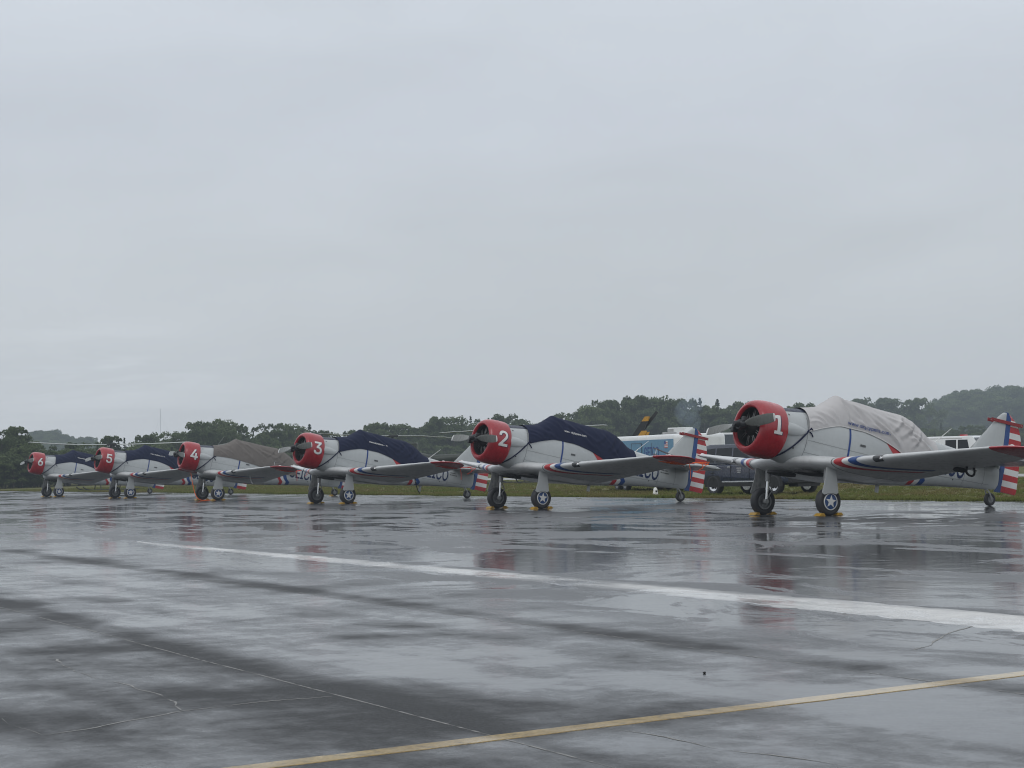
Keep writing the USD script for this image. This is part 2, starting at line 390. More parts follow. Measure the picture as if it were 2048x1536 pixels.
def wet_nodes(base_lo, base_hi, prefix='', dry_spec=0.17):
    """wet pavement: a film of water of uneven depth over rough asphalt"""
    nodes = {
        'g': ('geometry', {}),
        'map': ('mapping', {'rotation': (0, 0, -LANE)}),
        # the film of water: broad sheets, pools, and runs along the lanes
        'nA': ('noise_texture', {'scale': 0.22, 'detail': 5.0, 'roughness': 0.55, 'distortion': 0.6}),
        'nB': ('noise_texture', {'scale': 0.85, 'detail': 5.0, 'roughness': 0.6, 'distortion': 0.5}),
        'mapS': ('mapping', {'scale': (0.12, 1.0, 1.0)}),
        'nS': ('noise_texture', {'scale': 1.1, 'detail': 4.0, 'roughness': 0.55}),
        'a1': ('math', {'math_type': 'multiply', 'value2': 0.50}),
        'b1': ('math', {'math_type': 'multiply_add', 'value2': 0.34}),
        's1': ('math', {'math_type': 'multiply_add', 'value2': 0.34}),
        'sep': ('separate_xyz', {}),
        # raised, drier strips along the seams between lanes
        'lv': ('math', {'math_type': 'add', 'value2': -4.85 - 0.18 + 3.57 / 2}),
        'ld': ('math', {'math_type': 'divide', 'value2': 3.57}),
        'lf': ('math', {'math_type': 'fraction'}),
        'lc': ('math', {'math_type': 'add', 'value2': -0.5}),
        'la': ('math', {'math_type': 'absolute'}),
        'lm': ('map_range', {'range_type': 'smoothstep', 'from_min': 0.01, 'from_max': 0.11, 'to_min': -0.095, 'to_max': 0.0, 'clamp': True}),
        # the far lanes lie lower and hold more water
        'vn': ('math', {'math_type': 'divide', 'value2': 40.0}),
        'vr': ('rgb_ramp', {'ramp': [(0.0, (0, 0, 0)), (0.115, (0.10, 0.10, 0.10)), (0.15, (0.55, 0.55, 0.55)), (0.205, (0.50, 0.50, 0.50)), (0.26, (0.70, 0.70, 0.70)), (0.36, (0.95, 0.95, 0.95)), (1.0, (1, 1, 1))]}),
        'vs': ('map_range', {'from_min': 0.0, 'from_max': 1.0, 'to_min': -0.062, 'to_max': 0.125, 'clamp': True}),
        'nD': ('noise_texture', {'scale': 4.5, 'detail': 6.0, 'roughness': 0.72, 'distortion': 0.4}),
        'dd': ('math', {'math_type': 'multiply_add', 'value2': 0.18, 'value3': -0.09}),
        'tot1': ('math', {'math_type': 'add'}),
        'tot0': ('math', {'math_type': 'add'}),
        'tot': ('math', {'math_type': 'add'}),
        'wetn': ('map_range', {'range_type': 'smoothstep', 'from_min': 0.43, 'from_max': 0.735, 'to_min': 0.0, 'to_max': 1.0, 'clamp': True}),
        # far lanes: sharp-edged slivers of standing water on bright grainy asphalt
        'mapF': ('mapping', {'scale': (0.55, 1.0, 1.0), 'location': (3.1, 7.7, 0.0)}),
        'nF': ('noise_texture', {'scale': 0.55, 'detail': 8.0, 'roughness': 0.70, 'distortion': 0.9}),
        'nG': ('noise_texture', {'scale': 0.10, 'detail': 2.0, 'roughness': 0.5}),
        'fg': ('math', {'math_type': 'multiply_add', 'value2': 0.45}),
        'fl': ('math', {'math_type': 'add'}),
        'wetf': ('map_range', {'range_type': 'smoothstep', 'from_min': 0.695, 'from_max': 0.765, 'to_min': 0.12, 'to_max': 1.0, 'clamp': True}),
        'fv': ('map_range', {'from_min': 14.0, 'from_max': 24.0, 'to_min': 0.045, 'to_max': 0.0, 'clamp': True}),
        'fl2': ('math', {'math_type': 'add'}),
        'far': ('map_range', {'range_type': 'smoothstep', 'from_min': 8.9, 'from_max': 10.6, 'to_min': 0.0, 'to_max': 1.0, 'clamp': True}),
        'wet': ('mix_float', {}),
        'dsp': ('mix_float', {'a': dry_spec, 'b': 0.5}),
        'drg': ('mix_float', {'a': 0.48, 'b': 0.33}),
        # the asphalt itself
        'fine': ('noise_texture', {'scale': 38.0, 'detail': 4.0, 'roughness': 0.75}),
        'mid': ('noise_texture', {'scale': 2.2, 'detail': 8.0, 'roughness': 0.7}),
        'col': ('mix_color', {'a': base_lo, 'b': base_hi}),
        'mr': ('map_range', {'from_min': 0.3, 'from_max': 0.7, 'clamp': True}),
        'agg': ('voronoi_texture', {'scale': 38.0, 'randomness': 1.0}),
        'ar': ('map_range', {'from_min': 0.0, 'from_max': 0.55, 'to_min': 1.75, 'to_max': 0.45, 'clamp': True}),
        'ac': ('combine_color', {}),
        'am': ('mix_color', {'blend_type': 'multiply', 'fac': 1.0, 'use_clamp': False}),
        'rough': ('mix_float', {'b': 0.085}),
        'spec': ('mix_float', {'b': 0.5}),
        'bd': ('map_range', {'from_min': 0.0, 'from_max': 0.9, 'to_min': 0.95, 'to_max': 0.03, 'clamp': True}),
        'bf': ('bump', {'distance': 0.008}),
        'rip': ('noise_texture', {'scale': 2.0, 'detail': 3.0, 'roughness': 0.5}),
        'br': ('bump', {'strength': 0.18, 'distance': 0.02}),
        'p': ('principled_bsdf', {'ior': 1.39}),
    }
    links = [('g.position', 'map.vector'), ('map.vector', 'nA.vector'), ('map.vector', 'nB.vector'), ('map.vector', 'mapS.vector'), ('mapS.vector', 'nS.vector'),
             ('nA.fac', 'a1.value1'), ('nB.fac', 'b1.value1'), ('a1.value', 'b1.value3'), ('nS.fac', 's1.value1'), ('b1.value', 's1.value3'),
             ('map.vector', 'sep.vector'), ('sep.y', 'lv.value1'), ('lv.value', 'ld.value1'), ('ld.value', 'lf.value1'), ('lf.value', 'lc.value1'), ('lc.value', 'la.value1'), ('la.value', 'lm.value'),
             ('sep.y', 'vn.value1'), ('vn.value', 'vr.fac'), ('vr.color', 'vs.value'),
             ('map.vector', 'nD.vector'), ('nD.fac', 'dd.value1'), ('s1.value', 'tot1.value1'), ('dd.value', 'tot1.value2'), ('tot1.value', 'tot0.value1'), ('lm.result', 'tot0.value2'), ('tot0.value', 'tot.value1'), ('vs.result', 'tot.value2'), ('tot.value', 'wetn.value'),
             ('map.vector', 'mapF.vector'), ('mapF.vector', 'nF.vector'), ('map.vector', 'nG.vector'), ('nG.fac', 'fg.value1'), ('nF.fac', 'fg.value3'), ('fg.value', 'fl.value1'), ('lm.result', 'fl.value2'), ('sep.y', 'fv.value'), ('fl.value', 'fl2.value1'), ('fv.result', 'fl2.value2'), ('fl2.value', 'wetf.value'),
             ('sep.y', 'far.value'), ('far.result', 'wet.fac'), ('wetn.result', 'wet.a'), ('wetf.result', 'wet.b'), ('far.result', 'dsp.fac'), ('far.result', 'drg.fac'), ('dsp.result', 'spec.a'), ('drg.result', 'rough.a'),
             ('g.position', 'fine.vector'), ('g.position', 'mid.vector'), ('mid.fac', 'mr.value'), ('mr.result', 'col.fac'), ('g.position', 'agg.vector'), ('agg.distance', 'ar.value'), ('ar.result', 'ac.r'), ('ar.result', 'ac.g'), ('ar.result', 'ac.b'), ('col.result', 'am.a'), ('ac.color', 'am.b'), ('am.result', 'p.base_color'),
             ('wet.result', 'rough.fac'), ('rough.result', 'p.roughness'), ('wet.result', 'spec.fac'), ('spec.result', 'p.specular_ior_level'), ('wet.result', 'bd.value'), ('bd.result', 'bf.strength'), ('fine.fac', 'bf.height'),
             ('map.vector', 'rip.vector'), ('rip.fac', 'br.height'), ('br.normal', 'bf.normal'), ('bf.normal', 'p.normal')]
    return nodes, links
n_, l_ = wet_nodes((0.013, 0.014, 0.0155), (0.034, 0.035, 0.037))
mat_asphalt = usdkit.material(stage, L + 'wet_asphalt', n_, l_, surface='p.BSDF')
n_, l_ = wet_nodes((0.50, 0.49, 0.48), (0.68, 0.67, 0.64), dry_spec=0.3)
n_['wear'] = ('noise_texture', {'scale': 1.3, 'detail': 7.0, 'roughness': 0.75})
n_['mapW'] = ('mapping', {'scale': (0.35, 2.6, 1.0)})
n_['wear2'] = ('noise_texture', {'scale': 0.16, 'detail': 4.0, 'roughness': 0.6})
n_['wadd'] = ('math', {'math_type': 'multiply_add', 'value2': 0.55})
n_['edge'] = ('attribute', {'attribute': 'wear_edge'})
n_['wed'] = ('math', {'math_type': 'multiply_add', 'value2': 0.16, 'value3': -0.09})
n_['wsum'] = ('math', {'math_type': 'add'})
n_['wr'] = ('map_range', {'from_min': 0.69, 'from_max': 0.88, 'to_min': 0.92, 'to_max': 0.0, 'clamp': True})
n_['wmix'] = ('mix_color', {'b': (0.05, 0.05, 0.052)})
l_ = [x for x in l_ if x != ('am.result', 'p.base_color')] + [('map.vector', 'mapW.vector'), ('mapW.vector', 'wear.vector'), ('map.vector', 'wear2.vector'), ('wear.fac', 'wadd.value1'), ('wear2.fac', 'wadd.value3'), ('edge.fac', 'wed.value1'), ('wadd.value', 'wsum.value1'), ('wed.value', 'wsum.value2'), ('wsum.value', 'wr.value'), ('wr.result', 'wmix.fac'), ('am.result', 'wmix.a'), ('wmix.result', 'p.base_color')]
n_['ar'] = ('map_range', {'from_min': 0.0, 'from_max': 0.55, 'to_min': 1.12, 'to_max': 0.88, 'clamp': True})
mat_white_line = usdkit.material(stage, L + 'worn_white_marking', n_, l_, surface='p.BSDF')
n_, l_ = wet_nodes((0.24, 0.165, 0.065), (0.38, 0.28, 0.125))
n_['wear'] = ('noise_texture', {'scale': 9.0, 'detail': 6.0, 'roughness': 0.7})
n_['wr'] = ('map_range', {'from_min': 0.34, 'from_max': 0.46, 'to_min': 0.7, 'to_max': 0.0, 'clamp': True})
n_['wmix'] = ('mix_color', {'b': (0.06, 0.055, 0.045)})
l_ = [x for x in l_ if x != ('am.result', 'p.base_color')] + [('map.vector', 'wear.vector'), ('wear.fac', 'wr.value'), ('wr.result', 'wmix.fac'), ('am.result', 'wmix.a'), ('wmix.result', 'p.base_color')]
n_['ar'] = ('map_range', {'from_min': 0.0, 'from_max': 0.55, 'to_min': 1.2, 'to_max': 0.8, 'clamp': True})
mat_yellow_line = usdkit.material(stage, L + 'worn_yellow_marking', n_, l_, surface='p.BSDF')
mat_seam_light = paint('seam_grit', (0.25, 0.245, 0.235), 0.7, dirt=0.9, dirtcol=(0.06, 0.06, 0.06), scale=6.0)
mat_taxi = paint('far_concrete', (0.30, 0.30, 0.29), 0.5, dirt=0.6, scale=0.2)

GRASS_V = 37.2
obj('ground', quad_grid([(-3000, -400, -0.006), (3000, -400, -0.006), (3000, 4000, -0.006), (-3000, 4000, -0.006)], 6, 6), mat_grass, smooth=False, kind='structure')
# the apron's far edge is slightly ragged where the turf creeps over it
rng = np.random.default_rng(5)
us = np.linspace(-420, 420, 1681)
edge = GRASS_V + 0.35 * (meshkit.fbm(np.c_[us * 0.25, us * 0, us * 0], 4, 3) - 0.5) + 0.12 * (meshkit.fbm(np.c_[us * 1.7, us * 0, us * 0 + 4], 3, 8) - 0.5)
v, f = [], []
for i, (u, e) in enumerate(zip(us, edge)):
    v += [lanes(u, -60, 0.0), lanes(u, e, 0.0)]
    if i:
        a = 2 * (i - 1)
        f += [(a, a + 2, a + 3), (a, a + 3, a + 1)]
t = TM(v, f)
if t.face_normals[0][2] < 0:
    t.invert()
obj('apron', t, mat_asphalt, smooth=False, kind='structure')

# painted lines
def strip(name, pts_a, pts_b, mat, z, rag=0.0, seed=0):
    a, b = np.asarray(pts_a, float), np.asarray(pts_b, float)
    n = 240
    def resample(p):
        s = np.r_[0, np.cumsum(np.linalg.norm(np.diff(p, axis=0), axis=1))]
        q = np.linspace(0, s[-1], n)
        return np.c_[np.interp(q, s, p[:, 0]), np.interp(q, s, p[:, 1])]
    a, b = resample(a), resample(b)
    d = (b - a) / np.linalg.norm(b - a, axis=1, keepdims=True)
    q = np.arange(n)[:, None] * 0.9
    a = a + d * rag * (meshkit.fbm(np.c_[q, q * 0, q * 0 + seed], 3, seed)[:, None] - 0.5)
    b = b + d * rag * (meshkit.fbm(np.c_[q, q * 0 + 9, q * 0 + seed], 3, seed + 1)[:, None] - 0.5)
    qs = [(-0.03, 0.0004, 0.0), (0.0, z, 0.0), (0.12, z, 0.35), (0.3, z, 1.0), (0.5, z, 1.0), (0.7, z, 1.0), (0.88, z, 0.35), (1.0, z, 0.0), (1.03, 0.0004, 0.0)]
    m = len(qs)
    v = np.zeros((m * n, 3)); e = np.zeros(m * n)
    for k, (q_, zz, w_) in enumerate(qs):
        v[k::m, :2] = a + (b - a) * q_; v[k::m, 2] = zz; e[k::m] = w_
    f = []
    for i in range(n - 1):
        for k in range(m - 1):
            p = m * i + k
            f += [(p, p + m, p + m + 1), (p, p + m + 1, p + 1)]
    t = TM(v, f)
    if t.face_normals[:, 2].mean() < 0:
        t.invert()
    pr = obj(name, t, mat, smooth=False, kind='structure')
    UsdGeom.PrimvarsAPI(pr).CreatePrimvar('wear_edge', Sdf.ValueTypeNames.FloatArray, 'vertex').Set([float(x) for x in e])
    return pr
strip('white_line', [(-8.3, 45.5), (-6.99, 42.89), (-0.07, 28.66), (4.6, 19.1), (9.4, 9.2)], [(-8.35, 45.45), (-7.35, 42.75), (0.0, 26.9), (4.23, 17.56), (8.6, 8.8)], mat_white_line, 0.004, 0.20, 3)
ya, yb = np.array([3.45, 14.30]), np.array([-1.55, 10.72])
yd = (ya - yb) / np.linalg.norm(ya - yb); yn = np.array([-yd[1], yd[0]])
strip('yellow_line', [yb - yd * 12 + yn * 0.09, ya + yd * 9 + yn * 0.09], [yb - yd * 12 - yn * 0.09, ya + yd * 9 - yn * 0.09], mat_yellow_line, 0.004, 0.022, 7)
# seams between the paving lanes, filled with pale grit
for k, vv in enumerate((4.86, 8.40, 1.30)):
    uu = np.linspace(-60, 4, 2600)
    c = vv + 0.05 * (meshkit.fbm(np.c_[uu * 0.3, uu * 0, uu * 0 + k], 3, 11 + k) - 0.5)
    w = np.clip(0.045 * (meshkit.fbm(np.c_[uu * 9.0, uu * 0, uu * 0 + k], 4, 21 + k) - (0.34, 0.43, 0.40)[k]), 0.0022, 0.009)
    v, f = [], []
    for i in range(len(uu)):
        v += [lanes(uu[i], c[i] - w[i], 0.0015), lanes(uu[i], c[i] + w[i], 0.0015)]
        if i:
            a = 2 * (i - 1)
            f += [(a, a + 2, a + 3), (a, a + 3, a + 1)]
    t = TM(v, f)
    if t.face_normals[0][2] < 0:
        t.invert()
    obj('pavement_seam', t, mat_seam_light, smooth=False, kind='structure')
# wandering cracks in the near lane
def crack(pts, w, seed):
    p = np.array([ (ray(*q) / -ray(*q)[2] * EYE)[:2] for q in pts])
    s = np.r_[0, np.cumsum(np.linalg.norm(np.diff(p, axis=0), axis=1))]
    n = max(30, int(s[-1] * 14))
    q = np.linspace(0, s[-1], n)
    c = np.c_[np.interp(q, s, p[:, 0]), np.interp(q, s, p[:, 1])]
    d = np.gradient(c, axis=0); d /= np.linalg.norm(d, axis=1, keepdims=True)
    nn = np.c_[-d[:, 1], d[:, 0]]
    c = c + nn * 0.16 * (meshkit.fbm(np.c_[q * 1.5, q * 0, q * 0 + seed], 4, seed)[:, None] - 0.5)
    ww = w * np.clip(2.6 * (meshkit.fbm(np.c_[q * 4, q * 0 + 3, q * 0 + seed], 3, seed) - 0.28), 0.05, 1.2)[:, None]
    v = np.zeros((2 * n, 3)); v[0::2, :2], v[1::2, :2], v[:, 2] = c - nn * ww, c + nn * ww, 0.0015
    f = []
    for i in range(n - 1):
        k = 2 * i
        f += [(k, k + 2, k + 3), (k, k + 3, k + 1)]
    t = TM(v, f)
    if t.face_normals[0][2] < 0:
        t.invert()
    obj('pavement_crack', t, mat_seam_light, smooth=False, kind='structure')
crack([(0, 1327), (50, 1322), (110, 1318), (115, 1330), (190, 1354), (300, 1385), (350, 1402), (372, 1420)], 0.012, 1)
crack([(0, 1437), (20, 1450), (90, 1470), (180, 1456), (300, 1436), (372, 1422), (520, 1404), (660, 1392)], 0.010, 2)
crack([(1160, 1452), (1300, 1470), (1480, 1500), (1700, 1536)], 0.008, 3)
crack([(1690, 1228), (1720, 1212), (1708, 1222)], 0.02, 4)
crack([(1830, 1300), (1860, 1290), (1852, 1284), (1910, 1264), (1960, 1250)], 0.010, 5)
# far taxiway beyond the grass
strip('taxiway', [lanes(-420, 68)[:2], lanes(20, 68)[:2]], [lanes(-420, 74)[:2], lanes(20, 74)[:2]], mat_taxi, 0.002, 0.2, 5)

# ------------------------------------------------------------------ the training aircraft
AL = math.radians(11.5)
CA, SA = math.cos(AL), math.sin(AL)
HUB_A, HUB_H = 1.56, 2.245
def B(p):
    """body axes (x aft of the propeller hub, y left, z above the thrust line) to the parked aircraft's own axes (x forward of the wheels, y left, z up)"""
    p = np.asarray(p, float)
    x, y, z = p[..., 0], p[..., 1], p[..., 2]
    return np.stack([HUB_A - x * CA - z * SA, y, HUB_H - x * SA + z * CA], -1)
def BM(t):
    t = t.copy() if isinstance(t, trimesh.Trimesh) else TM(*t)
    t.vertices = B(t.vertices)
    # the map mirrors x: flip the winding
    t.faces = t.faces[:, ::-1]
    return t

FUS = [  # x, half width, top, bottom, widest z, exponent
    (0.86, 0.58, 0.60, -0.62, 0.00, 2.0), (1.25, 0.615, 0.645, -0.69, 0.00, 2.05), (1.70, 0.60, 0.70, -0.77, 0.0, 2.15), (2.30, 0.565, 0.72, -0.83, -0.02, 2.35),
    (3.00, 0.54, 0.70, -0.84, -0.03, 2.5), (3.80, 0.52, 0.70, -0.80, 0.0, 2.5), (4.60, 0.49, 0.72, -0.70, 0.02, 2.4), (5.30, 0.45, 0.73, -0.585, 0.05, 2.3),
    (6.00, 0.39, 0.70, -0.47, 0.08, 2.2), (6.80, 0.31, 0.645, -0.36, 0.10, 2.15), (7.60, 0.20, 0.57, -0.262, 0.13, 2.1), (8.20, 0.10, 0.48, -0.19, 0.13, 2.0), (8.38, 0.055, 0.43, -0.155, 0.13, 2.0)]
_fx = [r[0] for r in FUS]
_fq = np.linspace(_fx[0], _fx[-1], 4001)
_ft = {k: PchipInterpolator(_fx, [r[k] for r in FUS])(_fq) for k in range(1, 6)}
def fs(x, k):
    return np.interp(x, _fq, _ft[k])
def fus_y(x, z):
    w, zt, zb, zm, n = (fs(x, k) for k in (1, 2, 3, 4, 5))
    h = np.where(z > zm, zt - zm, zm - zb)
    q = np.clip(np.abs(z - zm) / h, 0, 1)
    return w * (1 - q ** n) ** (1 / n)
def fuselage():
    xs = np.r_[np.linspace(0.86, 8.38, 48)]
    th = np.linspace(0, 2 * PI, 48, endpoint=False)
    rows = []
    for x in xs:
        w, zt, zb, zm, n = (float(fs(x, k)) for k in (1, 2, 3, 4, 5))
        c, s = np.cos(th), np.sin(th)
        y = w * np.sign(c) * np.abs(c) ** (2 / n)
        z = zm + np.where(s > 0, zt - zm, zm - zb) * np.sign(s) * np.abs(s) ** (2 / n)
        rows.append(np.c_[np.full(len(th), x), y, z])
    return loft(rows)
def decal(pts2, faces, side=1, off=0.004):
    """points (x, z) laid on the fuselage side"""
    pts2 = np.asarray(pts2, float)
    y = side * (fus_y(pts2[:, 0], pts2[:, 1]) + off)
    t = TM(np.c_[pts2[:, 0], y, pts2[:, 1]], faces)
    if t.face_normals[:, 1].mean() * side < 0:
        t.invert()
    return t
def airfoil(u, t, camber=0.02):
    yt = 5 * t * (0.2969 * np.sqrt(u) - 0.126 * u - 0.3516 * u**2 + 0.2843 * u**3 - 0.1015 * u**4)
    p = 0.4
    yc = np.where(u < p, camber / p**2 * (2 * p * u - u**2), camber / (1 - p)**2 * (1 - 2 * p + 2 * p * u - u**2))
    return yc + yt, yc - yt
JOINT = 1.62
def wing_dims(b):
    b = np.abs(np.asarray(b, float))
    le = np.where(b < JOINT, smooth_interp(b, [0, 0.7, 1.1, 1.4, JOINT], [1.33, 1.34, 1.44, 1.56, 1.60]), 1.60 + (b - JOINT) * 0.305)
    te = np.where(b < JOINT, 3.86, 3.86 + (b - JOINT) * 0.035)
    zz = np.where(b < JOINT, -0.645, -0.645 + (b - JOINT) * 0.122)
    t = np.interp(b, [0, JOINT, 6.4], [0.15, 0.15, 0.09])
    # rounded tip
    e = np.clip((b - 5.55) / (6.42 - 5.55), 0, 1)
    le0, te0 = le, te
    le = le0 + (1 - np.sqrt(np.clip(1 - e**2.4, 0, 1))) * (te0 - le0) * 0.62
    te = te0 - (1 - np.sqrt(np.clip(1 - e**3.0, 0, 1))) * (te0 - le0) * 0.30
    return le, te, zz, t
INC = math.tan(math.radians(2.6))
def wing_pt(b, u, upper):
    le, te, zz, t = wing_dims(b)
    c = te - le
    a, d = airfoil(np.asarray(u, float), t)
    z = zz + c * np.where(upper, a, d) - INC * c * u
    return np.stack(np.broadcast_arrays(le + c * u, b, z), -1)
def wing_piece(bs, ua, ub, side=1, nu=14, start_shift=None):
    """closed piece of the wing between chord fractions ua and ub"""
    k = (1 - np.cos(np.linspace(0, PI, nu))) / 2 if ua == 0 else np.linspace(0, 1, nu)
    if ua == 0:
        k = np.linspace(0, 1, nu) ** 1.8
    us = ua + (ub - ua) * k
    rows = []
    for b in bs:
        upr = wing_pt(np.full(nu, b), us[::-1], True)
        ul = us[(1 if ua == 0 else 0):]
        lwr = wing_pt(np.full(len(ul), b), ul, False)
        rows.append(np.vstack([upr, lwr]))
    rows = np.array(rows); rows[..., 1] *= side
    return loft(rows)
def wing_band(b0, b1, side, off=0.004, k=0.62, umax=0.745, n=26):
    """painted band that wraps the leading edge and sweeps outboard"""
    s = np.linspace(-1, 1, 2 * n + 1)
    u = umax * np.abs(s) ** 1.8
    rows = []
    for j in range(len(s)):
        le, te, _, _ = wing_dims(b0)
        sweep = k * (te - le) * u[j] * 1.05
        w = (b1 - b0)
        p = []
        for q in np.linspace(0, 1, 5):
            b = b0 + sweep + w * q * (1 - 0.35 * u[j])
            pt = wing_pt(b, u[j], s[j] >= 0)
            pt = pt + np.array([-off * (1 - abs(s[j])) * 1.2, 0, off * (1 if s[j] > 0 else -1) * min(1, abs(s[j]) * 6)])
            p.append(pt * [1, side, 1])
        rows.append(p)
    t = loft(np.array(rows), closed=False)
    mid = t.face_normals[np.argmax(t.triangles_center[:, 2] + 0)]
    if mid[2] < 0:
        t.invert()
    return t
def vert_piece(zs, x0, x1, th0, th1, cy=0.0):
    """upright slab between x0(z) and x1(z), half thickness th0 at the front and th1 at the back"""
    rows = []
    for z, a, b in zip(zs, x0, x1):
        m = a + (b - a) * 0.35
        rows.append([(a, 0, z), (a + (m - a) * .25, th0 * .75, z), (m, max(th0, th1), z), (b, th1, z), (b, -th1, z), (m, -max(th0, th1), z), (a + (m - a) * .25, -th0 * .75, z)])
    return loft(np.array(rows, float))
def hub_cap_star(r):
    a = [PI / 2 + i * PI / 5 for i in range(10)]
    return Polygon([(math.cos(t) * (r if i % 2 == 0 else r * 0.42), math.sin(t) * (r if i % 2 == 0 else r * 0.42)) for i, t in enumerate(a)])
COV_TOP = [(1.60, .725), (1.9, .79), (2.18, .86), (2.45, 1.03), (2.66, 1.195), (2.73, 1.245), (2.85, 1.225), (3.43, 1.20), (4.2, 1.165), (4.82, 1.16), (5.19, 1.07), (5.5, .92), (5.74, .78), (5.97, .72)]
COV_HEM = [(1.60, .12), (1.69, .15), (2.21, .33), (2.75, .45), (3.31, .45), (3.89, .37), (4.45, .21), (4.9, .05), (5.4, -.02), (5.97, .02)]
COV_HEM4 = [(1.60, .12), (1.8, .22), (2.4, .25), (3.2, .20), (3.89, .12), (4.45, .04), (4.9, -.02), (5.4, -.04), (5.97, .02)]
def cover_yz(x, s, hem):
    """point on the cover: s from 0 at the hem to 1 at the top"""
    zt, zh = smooth_interp(x, [r[0] for r in COV_TOP], [r[1] for r in COV_TOP]), smooth_interp(x, [r[0] for r in hem], [r[1] for r in hem])
    w = fus_y(x, zh) + 0.018
    ft = fs(x, 2)
    bulge = np.clip((zt - ft) / 0.5, 0, 1)
    # below the sill the cloth follows the fuselage, above it the canopy frames
    z = zh + (zt - zh) * np.sin(s * PI / 2) ** (1.0 + 0.12 * bulge)
    n = 2.15 - 0.15 * bulge
    q = np.clip((z - zh) / (zt - zh), 0, 1)
    yb = w * (1 - q ** n) ** (1 / n)
    yf = np.where(z < ft, fus_y(x, np.minimum(z, ft - 1e-4)) + 0.018, 0)
    return np.maximum(yb, yf * (z < ft - 0.12)), z
def cover_mesh(hem, amp, seed, k=1.0):
    nx, ns = 190, 46
    xs = np.linspace(1.60, 5.97, nx)
    S = np.linspace(0, 1, ns)
    left = []
    for x in xs:
        y, z = cover_yz(np.full(ns, x), S, hem)
        left.append(np.c_[np.full(ns, x), y, z])
    left = np.array(left)
    # folds: creases that run from the ridge back and down, plus soft sag
    X, Z = left[..., 0], left[..., 2]
    def folds(side):
        q = (X - 2.7) * 0.62 + (1.2 - Z) * -0.55
        run = X * 0.55 - Z * 0.9
        a = meshkit.fbm(np.stack([q * 5.5 * k, run * 0.9, X * 0 + seed + side], -1), 3, seed)
        ridge = 1 - np.abs(2 * a - 1)
        b = meshkit.fbm(np.stack([X * 1.6, Z * 1.6, X * 0 + seed + 7 + side], -1), 3, seed + 5)
        c = meshkit.fbm(np.stack([X * 9, Z * 5 + X * 4, X * 0 + side], -1), 2, seed + 9)
        out = amp * (0.55 * (ridge ** 2 - 0.5) + 0.9 * (b - 0.5) + 0.30 * (c - 0.5))
        # pulled creases: each a ridge with a valley beside it
        rg = np.random.default_rng(seed * 10 + side)
        lines = [(2.74, 1.20, 3.95, 0.52, .055), (2.80, 1.16, 3.55, 0.50, .045), (2.95, 1.10, 4.55, 0.62, .06), (3.25, 1.02, 4.30, 0.42, .05), (2.62, 1.08, 2.95, 0.55, .045), (1.72, 0.62, 2.30, 0.36, .04), (1.90, 0.72, 2.55, 0.48, .05), (1.68, 0.45, 2.10, 0.30, .035), (2.35, 0.86, 2.62, 0.52, .05), (4.75, 1.08, 4.30, 0.70, .055), (5.10, 0.98, 4.62, 0.52, .06), (5.35, 0.82, 4.95, 0.40, .05), (4.55, 1.02, 5.20, 0.28, .05)]
        for _ in range(9):
            x0 = rg.uniform(1.8, 5.2); z0 = rg.uniform(0.55, 1.05); ln = rg.uniform(0.3, 0.9)
            lines.append((x0, z0, x0 + ln, z0 - ln * rg.uniform(0.25, 0.9), rg.uniform(.03, .055)))
        for x0, z0, x1, z1, wd in lines:
            x0 += rg.normal(0, .06); x1 += rg.normal(0, .08); z0 += rg.normal(0, .03); z1 += rg.normal(0, .05)
            dx, dz = x1 - x0, z1 - z0; ln = math.hypot(dx, dz); dx /= ln; dz /= ln
            al = (X - x0) * dx + (Z - z0) * dz
            bow = 0.05 * np.sin(np.clip(al / ln, 0, 1) * PI)
            pr = -(X - x0) * dz + (Z - z0) * dx - bow
            tp = np.clip((al + .08) / .2, 0, 1) * np.clip((ln + .08 - al) / .25, 0, 1)
            out = out + amp * 0.9 * tp * (np.exp(-(pr / wd) ** 2) - 0.75 * np.exp(-((pr - 1.7 * wd) / (wd * 1.1)) ** 2))
        return out
    w = np.clip(S / 0.12, 0.15, 1) * np.clip((1 - S) / 0.10, 0.25, 1)
    L_ = left.copy(); R_ = left.copy()
    dl, dr = folds(0) * w, folds(31) * w
    L_[..., 1] += dl; L_[..., 2] += dl * 0.5 * S
    R_[..., 1] += dr; R_[..., 2] += dr * 0.5 * S
    R_[..., 1] *= -1
    # ridge line sags a little between the frames
    rows = np.concatenate([L_, R_[:, -2::-1]], 1)
    rows[..., 1] = np.where(np.abs(rows[..., 1]) < 1e-9, 0, rows[..., 1])
    out = loft(rows, closed=False)
    # a turned hem: thickness inwards
    inner = rows.copy(); inner[:, 0, 1] -= 0.012; inner[:, -1, 1] += 0.012
    return out, L_
def cover_sheet(pts, faces, hem, off=0.02, side=1):
    x, z = pts[:, 0], pts[:, 1]
    y = []
    S = np.linspace(0, 1, 200)
    for a, b in zip(x, z):
        yy, zz = cover_yz(np.full(200, a), S, hem)
        y.append(np.interp(b, zz, yy))
    t = TM(np.c_[x, side * (np.array(y) + off), z], faces)
    if t.face_normals[:, 1].mean() * side < 0:
        t.invert()
    return t

def digit_sheet(d):
    if d == '1':
        p = Polygon([(0.10, 0), (0.62, 0), (0.62, 0.16), (0.46, 0.16), (0.46, 1.0), (0.26, 1.0), (0.10, 0.94), (0.10, 0.80), (0.26, 0.80), (0.26, 0.16), (0.10, 0.16)])
        return sheet(p, 0.12)
    return text_sheet(d, 1.0, True, 0.1)

